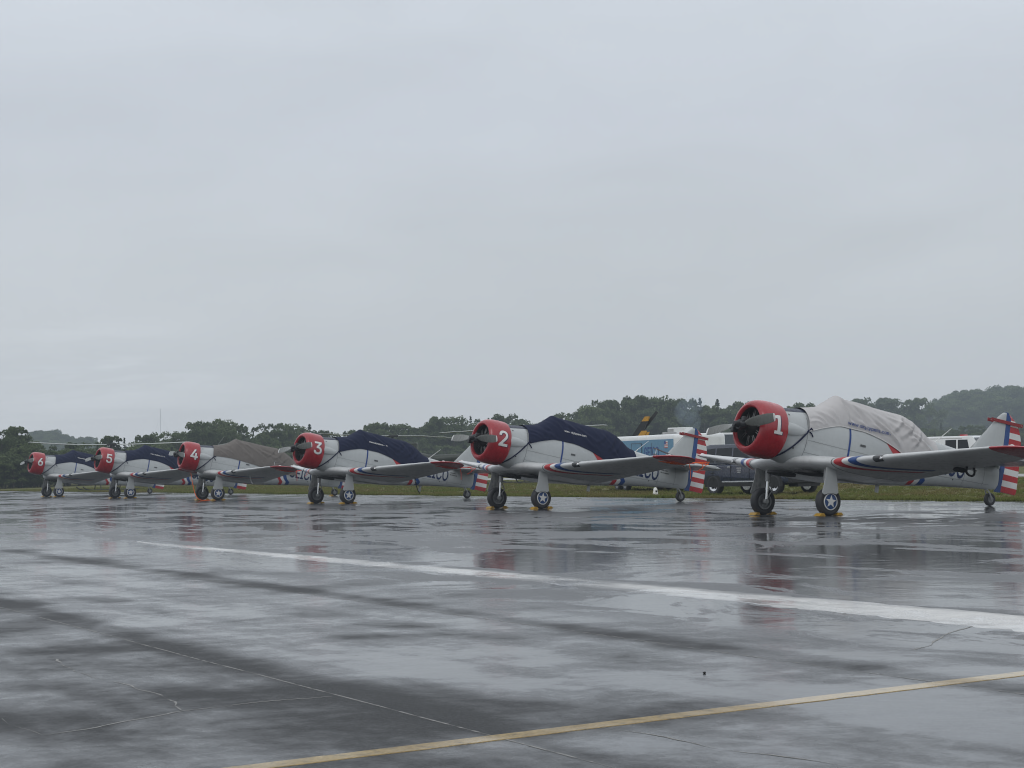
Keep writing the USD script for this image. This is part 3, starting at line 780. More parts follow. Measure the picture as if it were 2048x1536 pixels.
def build_aircraft(k, x, y, head, prop_deg, cover, label, cover_label, opts):
    G = dict(loc=(x, y, 0), rz=head)
    a = thing('training_aircraft', label, 'aircraft', group='row of red-nosed training aircraft', **G)
    fz = obj('fuselage', BM(SH['fuselage']), M['white'], a, 40)
    obj('antiglare_panel', BM(SH['antiglare']), M['antiglare'], fz, 60)
    for s in (1, -1):
        t = SH['cone'].copy()
        if s < 0:
            t.vertices = t.vertices * [1, -1, 1]; t.invert()
        obj('air_duct_fairing', BM(t), M['white'], fz, 50)
    for t in SH['flash']:
        obj('fuselage_flash', BM(t), M['stripe_red'], fz, 60)
    for nm, mt in (('red', 'stripe_red'), ('pale', 'number_white'), ('blue', 'stripe_blue')):
        obj('belly_stripe', BM(SH['belly_' + nm]), M[mt], fz, 60)
    for t in SH['geico']:
        obj('lettering', BM(t), M['letter_navy'], fz, 60)
    obj('stencil_marks', BM(SH['serial']), M['seam'], fz, 60)
    obj('panel_seam', BM(SH['fus_seams']), M['seam'], fz, 60)
    obj('door_latch', BM(SH['latch']), M['seam'], fz, 60)
    obj('cooling_hole', BM(SH['holes']), M['dark'], fz, 60)
    if opts.get('post'):
        px = opts['post']
        obj('belly_antenna', BM(cat_(boxm(px, 0, -0.66 if px < 5 else -0.47, 0.16, 0.05, 0.10), boxm(px, 0, -0.78 if px < 5 else -0.60, 0.10, 0.035, 0.26))), M['gear'], a, 30)
    # nose
    co = obj('cowl', BM(SH['cowl']), M['red'], a, 40)
    obj('cowl_liner', BM(SH['liner']), M['dark'], co, 40)
    d = digit_sheet(str(k))
    for nm, dx, dz, off, mt in (('number_shadow', 0.026, -0.012, 0.004, 'letter_navy'), ('number', 0, 0, 0.009, 'number_white')):
        pts, fc = d
        h = 0.47
        w = (pts[:, 0].max() + pts[:, 0].min()) / 2
        px = 0.625 + (pts[:, 0] - w) * h * 1.0 + dx
        ang = (0.10 + (pts[:, 1] - 0.5) * h + dz) / 0.695
        r = cowl_r(px) + off
        t = TM(np.c_[px, r * np.cos(ang), r * np.sin(ang)], fc)
        if t.face_normals[:, 1].mean() < 0:
            t.invert()
        obj(nm, BM(t), M[mt], co, 60)
    en = obj('engine', BM(SH['crankcase']), M['engine'], a, 40)
    for i in range(9):
        obj('cylinder', BM(SH['cyl'][i]), M['engine'], en, 40)
    obj('pushrod', BM(SH['rods']), M['engine_light'], en, 40)
    obj('engine_baffle', BM(SH['baffle']), M['dark'], en, False)
    R = trimesh.transformations.rotation_matrix(math.radians(prop_deg), [1, 0, 0])
    ph = obj('propeller_hub', BM(SH['hub'].copy().apply_transform(R)), M['prop_hub'], a, 40)
    for i in range(2):
        R2 = trimesh.transformations.rotation_matrix(math.radians(prop_deg + 180 * i), [1, 0, 0])
        bl = obj('propeller_blade', BM(SH['blade'].copy().apply_transform(R2)), M['prop'], a, 40)
        obj('blade_tip', BM(SH['blade_tip'].copy().apply_transform(R2)), M['number_white'], bl, 40)
    # wings
    obj('wing_centre_section', BM(SH['centre']), M['wing_white'], a, 40)
    obj('wheel_well', BM(SH['wells']), M['dark'], a, 40)
    for s in (1, -1):
        w = obj('wing', BM(SH['wing', s]), M['wing_white'], a, 40)
        for nm, mt in (('red', 'stripe_red'), ('pale', 'number_white'), ('blue', 'stripe_blue')):
            obj('wing_stripe', BM(SH['band_' + nm, s]), M[mt], w, 40)
        obj('joint_strip', BM(SH['joint', s]), M['seam'], w, 40)
        obj('flap', BM(SH['flap', s]), M['wing_white'], w, 40)
        obj('aileron', BM(SH['aileron', s]), M['wing_white'], w, 40)
        obj('wing_tip', BM(SH['tip', s]), M['red'], w, 40)
        obj('position_light', BM(SH['nav', s]), M['number_white'], w, 40)
        obj('landing_light', BM(SH['light', s]), M['lamp_dark'], w, 40)
        obj('light_lens', BM(SH['lens', s]), M['chrome'], w, 40)
    # tail
    obj('fin', BM(SH['fin']), M['white'], a, 40)
    ru = obj('rudder', BM(SH['rudder_front']), M['stripe_blue'], a, 30)
    for i, t in enumerate(SH['rudder_stripes']):
        obj('rudder_stripe', BM(t), M['stripe_red' if i % 2 == 0 else 'number_white'], ru, 30)
    for s in (1, -1):
        st = obj('tailplane', BM(SH['stab', s]), M['white'], a, 40)
        obj('elevator', BM(SH['elev', s]), M['white'], st, 40)
    obj('whip_antenna', BM(tube([(6.12, 0, 0.68), (6.62, 0, 1.14)], [0.012, 0.006], 6)), M['number_white'], a, 40)
    # landing gear, already upright
    for s in (1, -1):
        leg = obj('gear_leg', SH['leg', s], M['gear'], a, 40)
        obj('oleo', SH['oleo', s], M['chrome'], leg, 40)
        obj('torque_link', SH['link', s], M['gear'], leg, 40)
        obj('gear_fairing', SH['plate', s], M['white'] if s > 0 else M['gear'], a, 40)
        wh = obj('wheel', SH['rim', s], M['rim'], a, 40)
        obj('tyre', SH['tyre', s], M['tyre'], wh, 50)
        cp = obj('hub_cap', SH['cap', s], M['cap_blue'], wh, 40)
        obj('cap_ring', SH['ring', s], M['number_white'], wh, 40)
        obj('cap_star', SH['star', s], M['number_white'], wh, False)
    tw = obj('tail_wheel', SH['tail_rim'], M['rim'], a, 40)
    obj('tyre', SH['tail_tyre'], M['tyre'], tw, 50)
    obj('fork', SH['tail_fork'], M['gear'], tw, 40)
    # canvas cover on the cockpit: a thing of its own
    hem = COV_HEM4 if k == 4 else COV_HEM
    mt, amp, kf = {'grey': ('cover_grey', 0.034, 1.0), 'navy': ('cover_navy', 0.020, 1.0), 'brown': ('cover_brown', 0.020, 1.3)}[cover]
    c = thing('canopy_cover', cover_label, 'canvas cover', group='canvas covers over the cockpits', **G)
    cm, grid = cover_mesh(hem, amp, 10 + k, kf)
    if cm.face_normals[np.argmax(cm.triangles_center[:, 2]), 2] < 0:
        cm.invert()
    obj('canvas', BM(cm), M[mt], c, 60)
    for s in (1, -1):
        e = grid[:, 0].copy(); e[:, 1] = e[:, 1] * s
        obj('hem', BM(tube(e, 0.011, 6)), M['hem_grey'] if cover == 'grey' else M[mt], c, 60)
    if cover != 'brown':
        if cover == 'grey':
            pts, fc = text_sheet('www.skytypers.com', 0.085, True, 0.05)
            x0, wd, z0, z1 = 2.84, 1.37, 0.53, 0.50
        else:
            pts, fc = text_sheet('www.skytypers.com', 0.06, True, 0.05)
            x0, wd, z0, z1 = 2.98, 0.86, 0.76, 0.74
        sc = wd / pts[:, 0].max()
        q = np.c_[x0 + pts[:, 0] * sc, z0 + (z1 - z0) * pts[:, 0] / pts[:, 0].max() + pts[:, 1]]
        obj('web_address', BM(cover_sheet(q, fc, hem, 0.026 if cover == 'navy' else 0.040)), M['strap_blue' if cover == 'grey' else 'number_white'], c, 60)
    # straps: one forward under the nose, one down the side
    zz = np.linspace(0.13, -0.60, 14)
    xx = 1.60 - 0.62 * (0.13 - zz) / 0.73
    for s in (1, -1):
        p = np.c_[xx, s * (fus_y(xx, zz) + 0.012), zz]
        obj('strap', BM(tube(p, [0.022] * 14, 6)), M['strap_navy'], c, 60)
        obj('strap_knot', BM(cat_(tube([(1.60, s * .60, .13), (1.66, s * .625, .20), (1.72, s * .60, .16)], 0.022, 6), tube([(1.60, s * .60, .13), (1.68, s * .63, .07), (1.74, s * .62, .0)], 0.016, 6))), M['strap_navy'], c, 60)
        zs = np.linspace(float(smooth_interp(2.95, [r[0] for r in hem], [r[1] for r in hem])), -0.40, 16)
        rows = []
        for z in zs:
            yy = s * (fus_y(2.95, z) + 0.008)
            rows.append([(2.95 - 0.028 + 0.03 * z, yy, z), (2.95 + 0.028 + 0.03 * z, yy, z)])
        t = loft(np.array(rows), closed=False)
        if t.face_normals[:, 1].mean() * s < 0:
            t.invert()
        obj('side_strap', BM(t), M['strap_blue'], c, 60)
    return a

# --- shapes, made once
SH = {}
SH['fuselage'] = fuselage()
def top_band(x0, x1, zcut):
    rows = []
    for x in np.linspace(x0, x1, 14):
        zt, zm, n, w = float(fs(x, 2)), float(fs(x, 4)), float(fs(x, 5)), float(fs(x, 1))
        ymax = float(fus_y(x, np.array(zt - zcut)))
        ys = np.linspace(-ymax, ymax, 17)
        z = zm + (zt - zm) * (1 - (np.abs(ys) / w) ** n) ** (1 / n)
        rows.append(np.c_[np.full(17, x), ys, z + 0.005])
    t = loft(np.array(rows), closed=False)
    if t.face_normals[:, 2].mean() < 0:
        t.invert()
    return t
SH['antiglare'] = top_band(0.93, 1.75, 0.105)
rows = []
for q in np.linspace(0, 1, 14):
    x = 0.90 + 0.70 * q
    r = 0.16 * (1 - q ** 2.2) ** 0.75 + 0.002
    zc = 0.065 + 0.015 * q
    yc = float(fus_y(x, np.array(zc))) - 0.02
    th = np.linspace(0, 2 * PI, 20, endpoint=False)
    rows.append(np.c_[np.full(20, x), yc + r * 0.75 * np.cos(th), zc + r * np.sin(th)])
SH['cone'] = loft(rows)
SH['flash'] = ([decal(*sheet(Polygon([(4.02, 0.42), (4.40, 0.05), (5.5, -0.02), (5.9, 0.2), (4.9, 0.22)]), 0.12), side=s) for s in (1, -1)])
def belly_band(x0, x1):
    out = []
    for s in (1, -1):
        zs = np.r_[np.linspace(0.36, -0.2, 12), np.linspace(-0.25, -0.999, 14)]
        rows = []
        for z in zs:
            row = []
            for xx in np.linspace(x0, x1, 3):
                X = xx - 0.50 * (max(z, -0.60) + 0.5)
                zb, zm, n, w = float(fs(X, 3)), float(fs(X, 4)), float(fs(X, 5)), float(fs(X, 1))
                zq = z if z > -0.25 else (-0.25 + (zb + 0.25) * ((-0.25 - z) / 0.749))
                zq = max(zq, zb)
                row.append((X, s * (float(fus_y(X, np.array(zq))) + 0.004), zq - 0.004 * (zq < -0.3)))
            rows.append(row)
        t = loft(np.array(rows), closed=False)
        if t.face_normals[:8, 1].mean() * s < 0:
            t.invert()
        out.append(t)
    return cat_(*out)
SH['belly_red'], SH['belly_pale'], SH['belly_blue'] = belly_band(5.10, 5.27), belly_band(5.275, 5.445), belly_band(5.45, 5.64)
pts, fc = text_sheet('GEICO', 0.46, True, 0.07)
sc = 1.42 / pts[:, 0].max()
gl = decal(np.c_[5.56 + pts[:, 0] * sc, -0.115 + pts[:, 1] - 0.0 * pts[:, 0]], fc)
gr = decal(np.c_[6.98 - pts[:, 0] * sc, -0.115 + pts[:, 1]], fc[:, ::-1], side=-1)
SH['geico'] = (gl, gr)
ser = []
rs = random.Random(3)
for x0, x1, zz in ((7.08, 7.38, 0.235), (7.06, 7.44, 0.150)):      # two short lines of marks too small to read
    x = x0
    while x < x1:
        w_ = rs.uniform(0.018, 0.034)
        ser.append(decal(*sheet(sbox(x, zz, x + w_, zz + rs.uniform(0.028, 0.042)), 0.1)))
        x += w_ + 0.012
SH['serial'] = cat_(*ser)
def seam_ring(x, z0, z1, s, wd=0.006):
    rows = []
    for z in np.linspace(z0, z1, 16):
        yy = s * (float(fus_y(x, np.array(z))) + 0.003)
        rows.append([(x - wd / 2, yy, z), (x + wd / 2, yy, z)])
    t = loft(np.array(rows), closed=False)
    if t.face_normals[:, 1].mean() * s < 0:
        t.invert()
    return t
def seam_line(x0, x1, z0, z1, s, wd=0.006):
    rows = []
    for q in np.linspace(0, 1, 24):
        x, z = x0 + (x1 - x0) * q, z0 + (z1 - z0) * q
        rows.append([(x, s * (float(fus_y(x, np.array(z + d))) + 0.003), z + d) for d in (-wd / 2, wd / 2)])
    t = loft(np.array(rows), closed=False)
    if t.face_normals[:, 1].mean() * s < 0:
        t.invert()
    return t
SH['fus_seams'] = cat_(*[m for s in (1, -1) for m in (seam_ring(1.58, -0.6, 0.45, s, 0.010), seam_ring(4.55, -0.5, 0.2, s), seam_ring(7.0, -0.25, 0.5, s), seam_ring(7.75, -0.15, 0.45, s), seam_line(1.6, 4.5, -0.10, -0.12, s), seam_line(1.6, 4.5, -0.40, -0.42, s), seam_line(5.7, 8.0, -0.22, -0.10, s))])
SH['latch'] = cat_(*[decal(*sheet(Polygon([(3.30, 0.06), (3.46, 0.06), (3.46, 0.10), (3.30, 0.10)]).buffer(0.008, 2), 0.1), side=s, off=0.010) for s in (1, -1)])
SH['holes'] = cat_(*[decal(*sheet(Polygon([(0.02 * math.cos(t) + cx, 0.02 * math.sin(t) + cz) for t in np.linspace(0, 2 * PI, 10, endpoint=False)]), 0.1), side=s, off=0.006) for s in (1, -1) for cx, cz in ((1.07, 0.44), (1.25, -0.36), (6.62, -0.2))])
COWL = [(0.640, 0.90), (0.492, 0.44), (0.478, 0.30), (0.495, 0.215), (0.535, 0.185), (0.585, 0.200), (0.630, 0.245), (0.668, 0.33), (0.692, 0.46), (0.700, 0.62), (0.697, 0.80), (0.684, 0.925), (0.672, 0.93), (0.640, 0.90)]
from scipy.interpolate import PchipInterpolator
cw = np.array(COWL)
tt = np.r_[0, np.cumsum(np.linalg.norm(np.diff(cw, axis=0), axis=1))]
cwi = PchipInterpolator(tt, cw)(np.sort(np.r_[np.linspace(0, tt[-1], 60), tt]))
SH['cowl'] = lathe(cwi, 'x', 64, closed=True)
SH['liner'] = lathe([(0.474, 0.25), (0.469, 0.30), (0.484, 0.44), (0.630, 0.88), (0.625, 0.88), (0.476, 0.44), (0.462, 0.30), (0.474, 0.25)], 'x', 48, closed=True)
def cowl_r(x):
    o = cw[5:12]
    return PchipInterpolator(o[:, 1], o[:, 0])(np.clip(x, 0.2, 0.925))
SH['crankcase'] = cat_(lathe([(0.0, 0.10), (0.08, 0.11), (0.11, 0.18), (0.16, 0.22), (0.20, 0.32), (0.22, 0.40), (0.26, 0.42), (0.26, 0.62), (0.0, 0.62)], 'x', 28))
cyls, rods = [], []
for i in range(9):
    th = 2 * PI * i / 9 + PI / 2
    prof = [(0.0, 0.22)]
    h = 0.24
    while h < 0.62:
        prof += [(0.085, h), (0.085, h + 0.008), (0.070, h + 0.012), (0.070, h + 0.020)]
        h += 0.024
    prof += [(0.075, 0.63), (0.055, 0.645), (0.0, 0.645)]
    c = lathe(prof, 'z', 12)
    c = cat_(c, boxm(-0.06, 0, 0.60, 0.10, 0.05, 0.07), boxm(-0.05, 0.055, 0.58, 0.06, 0.04, 0.06), boxm(-0.05, -0.055, 0.58, 0.06, 0.04, 0.06))
    c.apply_transform(trimesh.transformations.rotation_matrix(-(th - PI / 2), [1, 0, 0]) @ trimesh.transformations.translation_matrix([0.50, 0, 0]))
    cyls.append(c)
    for o in (-0.07, 0.07):
        a0, a1 = th + o * 1.5, th + o
        rods.append(tube([(0.34, 0.22 * math.cos(a0), 0.22 * math.sin(a0)), (0.40, 0.57 * math.cos(a1), 0.57 * math.sin(a1))], 0.011, 6))
SH['cyl'] = cyls
SH['rods'] = cat_(*rods)
SH['baffle'] = lathe([(0.0, 0.70), (0.645, 0.70), (0.645, 0.72), (0.0, 0.72)], 'x', 32)
SH['hub'] = cat_(lathe([(0.0, -0.20), (0.05, -0.20), (0.07, -0.17), (0.08, -0.08), (0.12, -0.07), (0.13, 0.02), (0.11, 0.10), (0.07, 0.12), (0.07, 0.16), (0.0, 0.16)], 'x', 24),
                 lathe([(0.0, -0.26), (0.075, -0.26), (0.09, -0.22), (0.095, 0.0), (0.095, 0.22), (0.075, 0.26), (0.0, 0.26)], 'y', 20),
                 boxm(-0.03, 0.20, 0.10, 0.16, 0.10, 0.12, bev=0.02), boxm(-0.03, -0.20, -0.10, 0.16, 0.10, 0.12, bev=0.02))
def blade(y0, y1, n):
    rows = []
    for yy in np.linspace(y0, y1, n):
        q = yy / 1.37
        ch = np.interp(q, [0.15, 0.3, 0.55, 0.8, 0.95, 0.985, 1.0], [0.11, 0.20, 0.255, 0.245, 0.205, 0.185, 0.13])
        tw = math.radians(np.interp(q, [0.15, 0.3, 0.6, 1.0], [52, 36, 22, 14]))
        th = np.interp(q, [0.15, 0.3, 1.0], [0.085, 0.040, 0.012])
        e = np.linspace(0, 2 * PI, 12, endpoint=False)
        a, t = ch / 2 * np.cos(e), th / 2 * np.sin(e)
        # chord lies in the disc (z) turned by the blade angle towards x
        rows.append(np.c_[-0.02 - a * math.sin(tw) + t * math.cos(tw), np.full(12, yy), a * math.cos(tw) + t * math.sin(tw)])
    return loft(rows)
SH['blade'], SH['blade_tip'] = blade(0.20, 1.31, 22), blade(1.311, 1.37, 5)
bs = np.r_[np.linspace(-JOINT, JOINT, 33)]
SH['centre'] = wing_piece(bs, 0, 0.999, 1, 20)
SH['wells'] = cat_(*[lathe([(0.0, -0.06), (0.36, -0.06), (0.36, 0.0), (0.0, 0.0)], 'z', 24).apply_translation((1.82, s * 0.55, -0.845)) for s in (1, -1)])
def quarter_main(side):
    b_main = np.linspace(JOINT + 0.006, 5.62, 24)
    return wing_piece(b_main, 0, 0.765, side, 16)
for s in (1, -1):
    SH['wing', s] = cat_(quarter_main(s), wing_piece(np.array([JOINT + 0.006, JOINT + 0.10]), 0.765, 0.999, s, 6), wing_piece(np.array([5.50, 5.62]), 0.765, 0.999, s, 6))
    SH['flap', s] = wing_piece(np.linspace(JOINT + 0.11, 3.30, 8), 0.772, 0.999, s, 6)
    SH['aileron', s] = wing_piece(np.linspace(3.315, 5.49, 10), 0.772, 0.999, s, 6)
    SH['tip', s] = wing_piece(np.r_[np.linspace(5.622, 6.2, 10), np.linspace(6.23, 6.415, 10)], 0, 0.999, s, 14)
    SH['band_red', s], SH['band_pale', s], SH['band_blue', s] = wing_band(1.68, 1.895, s), wing_band(1.90, 2.065, s), wing_band(2.07, 2.29, s)
    SH['joint', s] = wing_band(JOINT - 0.012, JOINT + 0.012, s, 0.005, 0.0, 0.99)
    le, te, zz, t_ = (float(q) for q in wing_dims(5.98))
    SH['nav', s] = lathe([(0.0, -0.05), (0.02, -0.05), (0.03, 0.0), (0.02, 0.05), (0.0, 0.05)], 'x', 12).apply_translation((le + 0.18, s * 5.99, zz + 0.055))
    SH['light', s] = wing_band(2.72, 2.96, s, 0.005, 0.0, 0.055, 10)
    le, te, zz, t_ = (float(q) for q in wing_dims(2.9))
    SH['lens', s] = lathe([(0.0, -0.03), (0.03, -0.025), (0.05, 0.0), (0.0, 0.01)], 'x', 14).apply_translation((le + 0.02, s * 2.92, zz - 0.015))
# tail surfaces
zs = np.array([0.40, 0.62, 0.80, 0.94, 1.30, 1.60, 1.74, 1.83, 1.88])
fx0 = np.interp(zs, [0.40, 0.62, 0.80, 0.94, 1.68, 1.80, 1.88], [7.05, 7.22, 7.36, 7.48, 8.10, 8.21, 8.33])
hx = lambda z: np.interp(z, [-0.22, 0.49, 1.09, 1.90], [8.32, 8.385, 8.42, 8.405])
SH['fin'] = vert_piece(zs, fx0, hx(zs) - 0.006, 0.02, 0.055)
TEZ, TEX = [-0.22, -0.12, 0.0, 0.88, 1.15, 1.35, 1.5, 1.65, 1.78, 1.86, 1.90], [9.02, 9.075, 9.085, 9.085, 9.06, 9.01, 8.94, 8.83, 8.68, 8.55, 8.46]
rx = lambda z: PchipInterpolator(TEZ, TEX)(z)
zr = np.linspace(-0.22, 1.90, 24)
SH['rudder_front'] = vert_piece(zr, hx(zr), hx(zr) + 0.165 * np.clip((rx(zr) - hx(zr)) / 0.3, 0.3, 1), 0.05, 0.052)
edges = np.linspace(-0.20, 1.875, 14)
SH['rudder_stripes'] = []
for i in range(13):
    zq = np.linspace(edges[i], edges[i + 1], 4)
    a = hx(zq) + 0.165 * np.clip((rx(zq) - hx(zq)) / 0.3, 0.3, 1) + 0.001
    rows = []
    for z, x0, x1 in zip(zq, a, np.maximum(rx(zq), a + 0.01)):
        rows.append([(x0, 0.050, z), (x1, 0.008, z), (x1, -0.008, z), (x0, -0.050, z)])
    SH['rudder_stripes'].append(loft(np.array(rows, float)))
for s in (1, -1):
    ys = np.r_[np.linspace(0.03, 1.6, 8), np.linspace(1.7, 2.03, 6)]
    le = np.interp(ys, [0, 1.6, 1.85, 2.0, 2.03], [7.02, 7.50, 7.63, 7.80, 7.92])
    te = np.interp(ys, [0, 0.25, 1.6, 1.85, 2.0, 2.03], [8.30, 8.44, 8.42, 8.34, 8.15, 8.02])
    hinge = np.minimum(7.86 + ys * 0.03, te - 0.02)
    zt = 0.46
    def hs(a, b, th0, th1):
        rows = []
        for yy, p, q in zip(ys, a, b):
            m = p + (q - p) * .4
            rows.append([(p, s * yy, zt), (p + (q - p) * .12, s * yy, zt + th0 * .7), (m, s * yy, zt + max(th0, th1)), (q, s * yy, zt + th1), (q, s * yy, zt - th1), (m, s * yy, zt - max(th0, th1)), (p + (q - p) * .12, s * yy, zt - th0 * .7)])
        return loft(np.array(rows, float))
    SH['stab', s] = hs(le, np.maximum(hinge - 0.006, le + 0.02), 0.05, 0.05)
    SH['elev', s] = hs(np.maximum(hinge, le + 0.025), np.maximum(te, le + 0.06), 0.045, 0.006)
# landing gear in the aircraft's upright axes: wheel centre at (0, s*1.295, 0.335)
WR = 0.338
def tyre(R, w, rin):
    p = []
    for t in np.linspace(0, 2 * PI, 25)[:-1]:
        cc, ss = math.cos(t), math.sin(t)
        e = 2 / 2.6
        rc, hh = (R + rin) / 2, (R - rin) / 2
        p.append((rc + hh * np.sign(cc) * abs(cc) ** e, w / 2 * np.sign(ss) * abs(ss) ** e))
    p.append(p[0])
    return lathe(p, 'y', 40, closed=True)
for s in (1, -1):
    W = np.array([0.0, s * 1.295, 0.334])
    SH['tyre', s] = tyre(WR, 0.22, 0.195).apply_translation(W)
    rim = cat_(lathe([(0.0, -0.055), (0.06, -0.055), (0.07, -0.03), (0.15, -0.045), (0.17, -0.095), (0.205, -0.10), (0.21, 0.10), (0.0, 0.10)], 'y', 30))
    if s < 0:
        rim.vertices = rim.vertices * [1, -1, 1]; rim.invert()
    # inboard face lies towards the aircraft's centre line
    holes = []
    for i in range(6):
        t = i * PI / 3
        holes.append(boxm(0.11 * math.cos(t), -s * 0.052, 0.11 * math.sin(t), 0.03, 0.02, 0.03))
    SH['rim', s] = cat_(rim, *holes).apply_translation(W)
    SH['cap', s] = lathe([(0.0, 0.118), (0.12, 0.112), (0.192, 0.100), (0.0, 0.099)], 'y', 36).apply_transform(np.diag([1, s, 1, 1.0])).apply_translation(W)
    SH['ring', s] = lathe([(0.182, 0.102), (0.182, 0.114), (0.206, 0.108), (0.206, 0.100), (0.182, 0.102)], 'y', 36, closed=True).apply_transform(np.diag([1, s, 1, 1.0])).apply_translation(W)
    if s < 0:
        for nm in ('cap', 'ring'):
            SH[nm, s].invert()
    st = prism(affinity.rotate(hub_cap_star(0.162), 8), 0.004, 'y')
    st.apply_transform(np.diag([1, s, 1, 1.0]))
    if s < 0:
        st.invert()
    SH['star', s] = st.apply_translation(W + [0, s * 0.118, 0])
    top = B(np.array([1.86, s * 1.16, -0.66]))
    ax = W + [0, -s * 0.14, 0]
    knee = ax * 0.45 + top * 0.55 + [0, 0, 0]
    SH['leg', s] = cat_(tube([top, top * .6 + knee * .4, knee], [0.085, 0.075, 0.065], 12), tube([ax + [0.0, 0, 0.05], ax + [0, s * 0.10, 0.0]], 0.035, 10), lathe([(0.0, -.05), (0.06, -.05), (0.06, .05), (0.0, .05)], 'y', 14).apply_translation(ax))
    SH['oleo', s] = tube([knee + [0, 0, 0.03], ax + [0, 0, 0.02]], [0.042, 0.036], 12)
    l0, l1, l2 = knee + [-0.05, 0, -0.03], (knee + ax) / 2 + [-0.17, 0, 0.02], ax + [-0.04, 0, 0.08]
    SH['link', s] = cat_(tube([l0, l1], 0.018, 6), tube([l1, l2], 0.018, 6))
    poly = Polygon([(-0.20, 0.0), (0.08, 0.0), (0.12, -0.25), (0.26, -0.60), (0.20, -0.655), (0.06, -0.63), (-0.06, -0.63), (-0.17, -0.665), (-0.235, -0.62), (-0.215, -0.30)])
    pl = prism(poly.buffer(-0.02).buffer(0.02), 0.012, 'y')
    # slight outward bow, leaning with the leg
    vv = pl.vertices.copy()
    pv = np.c_[vv[:, 0] + 0.02, s * (1.295 + 0.135) + s * (vv[:, 1] - 0.006) - s * 0.03 * (-vv[:, 2] / 0.66 - 1) ** 2 * 1.0, 1.165 + vv[:, 2]]
    pl = TM(pv, pl.faces if s > 0 else pl.faces[:, ::-1])
    SH['plate', s] = pl
T = np.array([-6.38, 0, 0.172])
SH['tail_tyre'] = tyre(0.172, 0.115, 0.085).apply_translation(T)
SH['tail_rim'] = lathe([(0.0, -0.05), (0.09, -0.05), (0.09, 0.05), (0.0, 0.05)], 'y', 20).apply_translation(T)
SH['tail_fork'] = cat_(tube([T + [0, 0.075, 0], T + [0.05, 0.075, 0.16], T + [0.12, 0.02, 0.30]], 0.020, 8), tube([T + [0, -0.075, 0], T + [0.05, -0.075, 0.16], T + [0.12, -0.02, 0.30]], 0.020, 8), tube([T + [0, -0.08, 0], T + [0, 0.08, 0]], 0.018, 8), tube([T + [0.10, 0, 0.24], T + [0.14, 0, 0.46]], 0.045, 10))

PLANES = [(6.86, 51.39, -149.78), (0.11, 66.22, -147.6), (-7.28, 83.02, -146.08), (-14.70, 100.76, -154.79), (-21.69, 115.57, -150.64), (-29.05, 131.43, -150.78)]
def on_plane(k, p):
    """point in an aircraft's own upright axes -> world"""
    x, y, h = PLANES[k - 1]
    c, s = math.cos(math.radians(h)), math.sin(math.radians(h))
    p = np.asarray(p, float)
    return np.stack([x + p[..., 0] * c - p[..., 1] * s, y + p[..., 0] * s + p[..., 1] * c, p[..., 2]], -1)
INFO = [
    ('grey', 6, 'nearest white trainer, figure one on its red cowl, cockpit under pale grey canvas', 'wrinkled pale grey canvas cover with blue lettering on the nearest aircraft', dict(post=4.42)),
    ('navy', -2, 'white trainer with figure two on its red cowl, orange rope at its wing tip', 'navy canvas cover on the cockpit of aircraft two', dict(post=4.5)),
    ('navy', 4, 'white trainer with figure three on its red cowl, red rope at its wing tip', 'navy canvas cover on the cockpit of aircraft three', dict(post=5.9)),
    ('brown', -3, 'white trainer with figure four on its red cowl, cockpit under brown grey canvas', 'brown grey canvas cover without lettering on aircraft four', dict()),
    ('navy', 3, 'white trainer with figure five on its red cowl, half hidden behind aircraft four', 'navy canvas cover on the cockpit of aircraft five', dict()),
    ('navy', 5, 'white trainer with figure six on its red cowl, farthest of the row', 'navy canvas cover on the cockpit of aircraft six', dict()),
]
for k in range(1, 7):
    cov, pd, lb, cl, op = INFO[k - 1]
    build_aircraft(k, *PLANES[k - 1], pd, cov, lb, cl, op)

# ------------------------------------------------------------------ chocks, ropes, straps and boards around the aircraft
NUM = ['one', 'two', 'three', 'four', 'five', 'six']
def chock_mesh():
    p = Polygon([(-0.09, 0.0), (0.09, 0.0), (0.05, 0.06), (-0.01, 0.06)])
    m = prism(p, 0.26, 'y')
    m.apply_translation((0, -0.13, 0.004))
    return m
CH = chock_mesh()
def chock(k, p, flip, label, rz=0.0):
    w = on_plane(k, np.array(p, float))
    t = thing('wheel_chock', label, 'wheel chock', w, PLANES[k - 1][2] + (180 if flip else 0) + rz, 'yellow wheel chocks at the main wheels')
    obj('wedge', CH, M['chock'], t, 20)
    obj('handle', tube([(0.03, -0.05, 0.062), (0.03, -0.03, 0.085), (0.03, 0.03, 0.085), (0.03, 0.05, 0.062)], 0.008, 5), M['seam'], t, 40)
for k in range(1, 7):
    for s, nm in ((1, 'starred'), (-1, 'inner far')):
        for fl in (False, True):
            xx = 0.27 if not fl else -0.27
            chock(k, (xx, s * 1.295, 0), not fl, f"yellow chock {'in front of' if not fl else 'behind'} the {nm} main wheel of aircraft {NUM[k-1]}", rz=(7 if fl else -5) * s)
chock(4, (-6.20, 0.0, 0), True, 'yellow chock at the tail wheel of aircraft four')
def rope(name, label, k, pts, r, mat, cat='rope', n=40, loose=0.0, seed=1):
    p = np.asarray(pts, float)
    s = np.r_[0, np.cumsum(np.linalg.norm(np.diff(p, axis=0), axis=1))]
    q = np.linspace(0, s[-1], n)
    c = PchipInterpolator(s, p)(q)
    if loose:
        c = c + loose * (np.stack([meshkit.fbm(np.c_[q * 9, q * 0 + i, q * 0 + seed], 2, seed + i) for i in range(3)], 1) - 0.5)
    return obj(name, tube(on_plane(k, c), r, 6), mat, None, 60, label, cat)
def wing_under(b, u, s=1, dz=0.0):
    p = wing_pt(np.array(b), np.array(u), False) * [1, s, 1] + [0, 0, dz]
    return B(p)
def wing_over(b, u, s=1, dz=0.0):
    p = wing_pt(np.array(b), np.array(u), True) * [1, s, 1] + [0, 0, dz]
    return B(p)
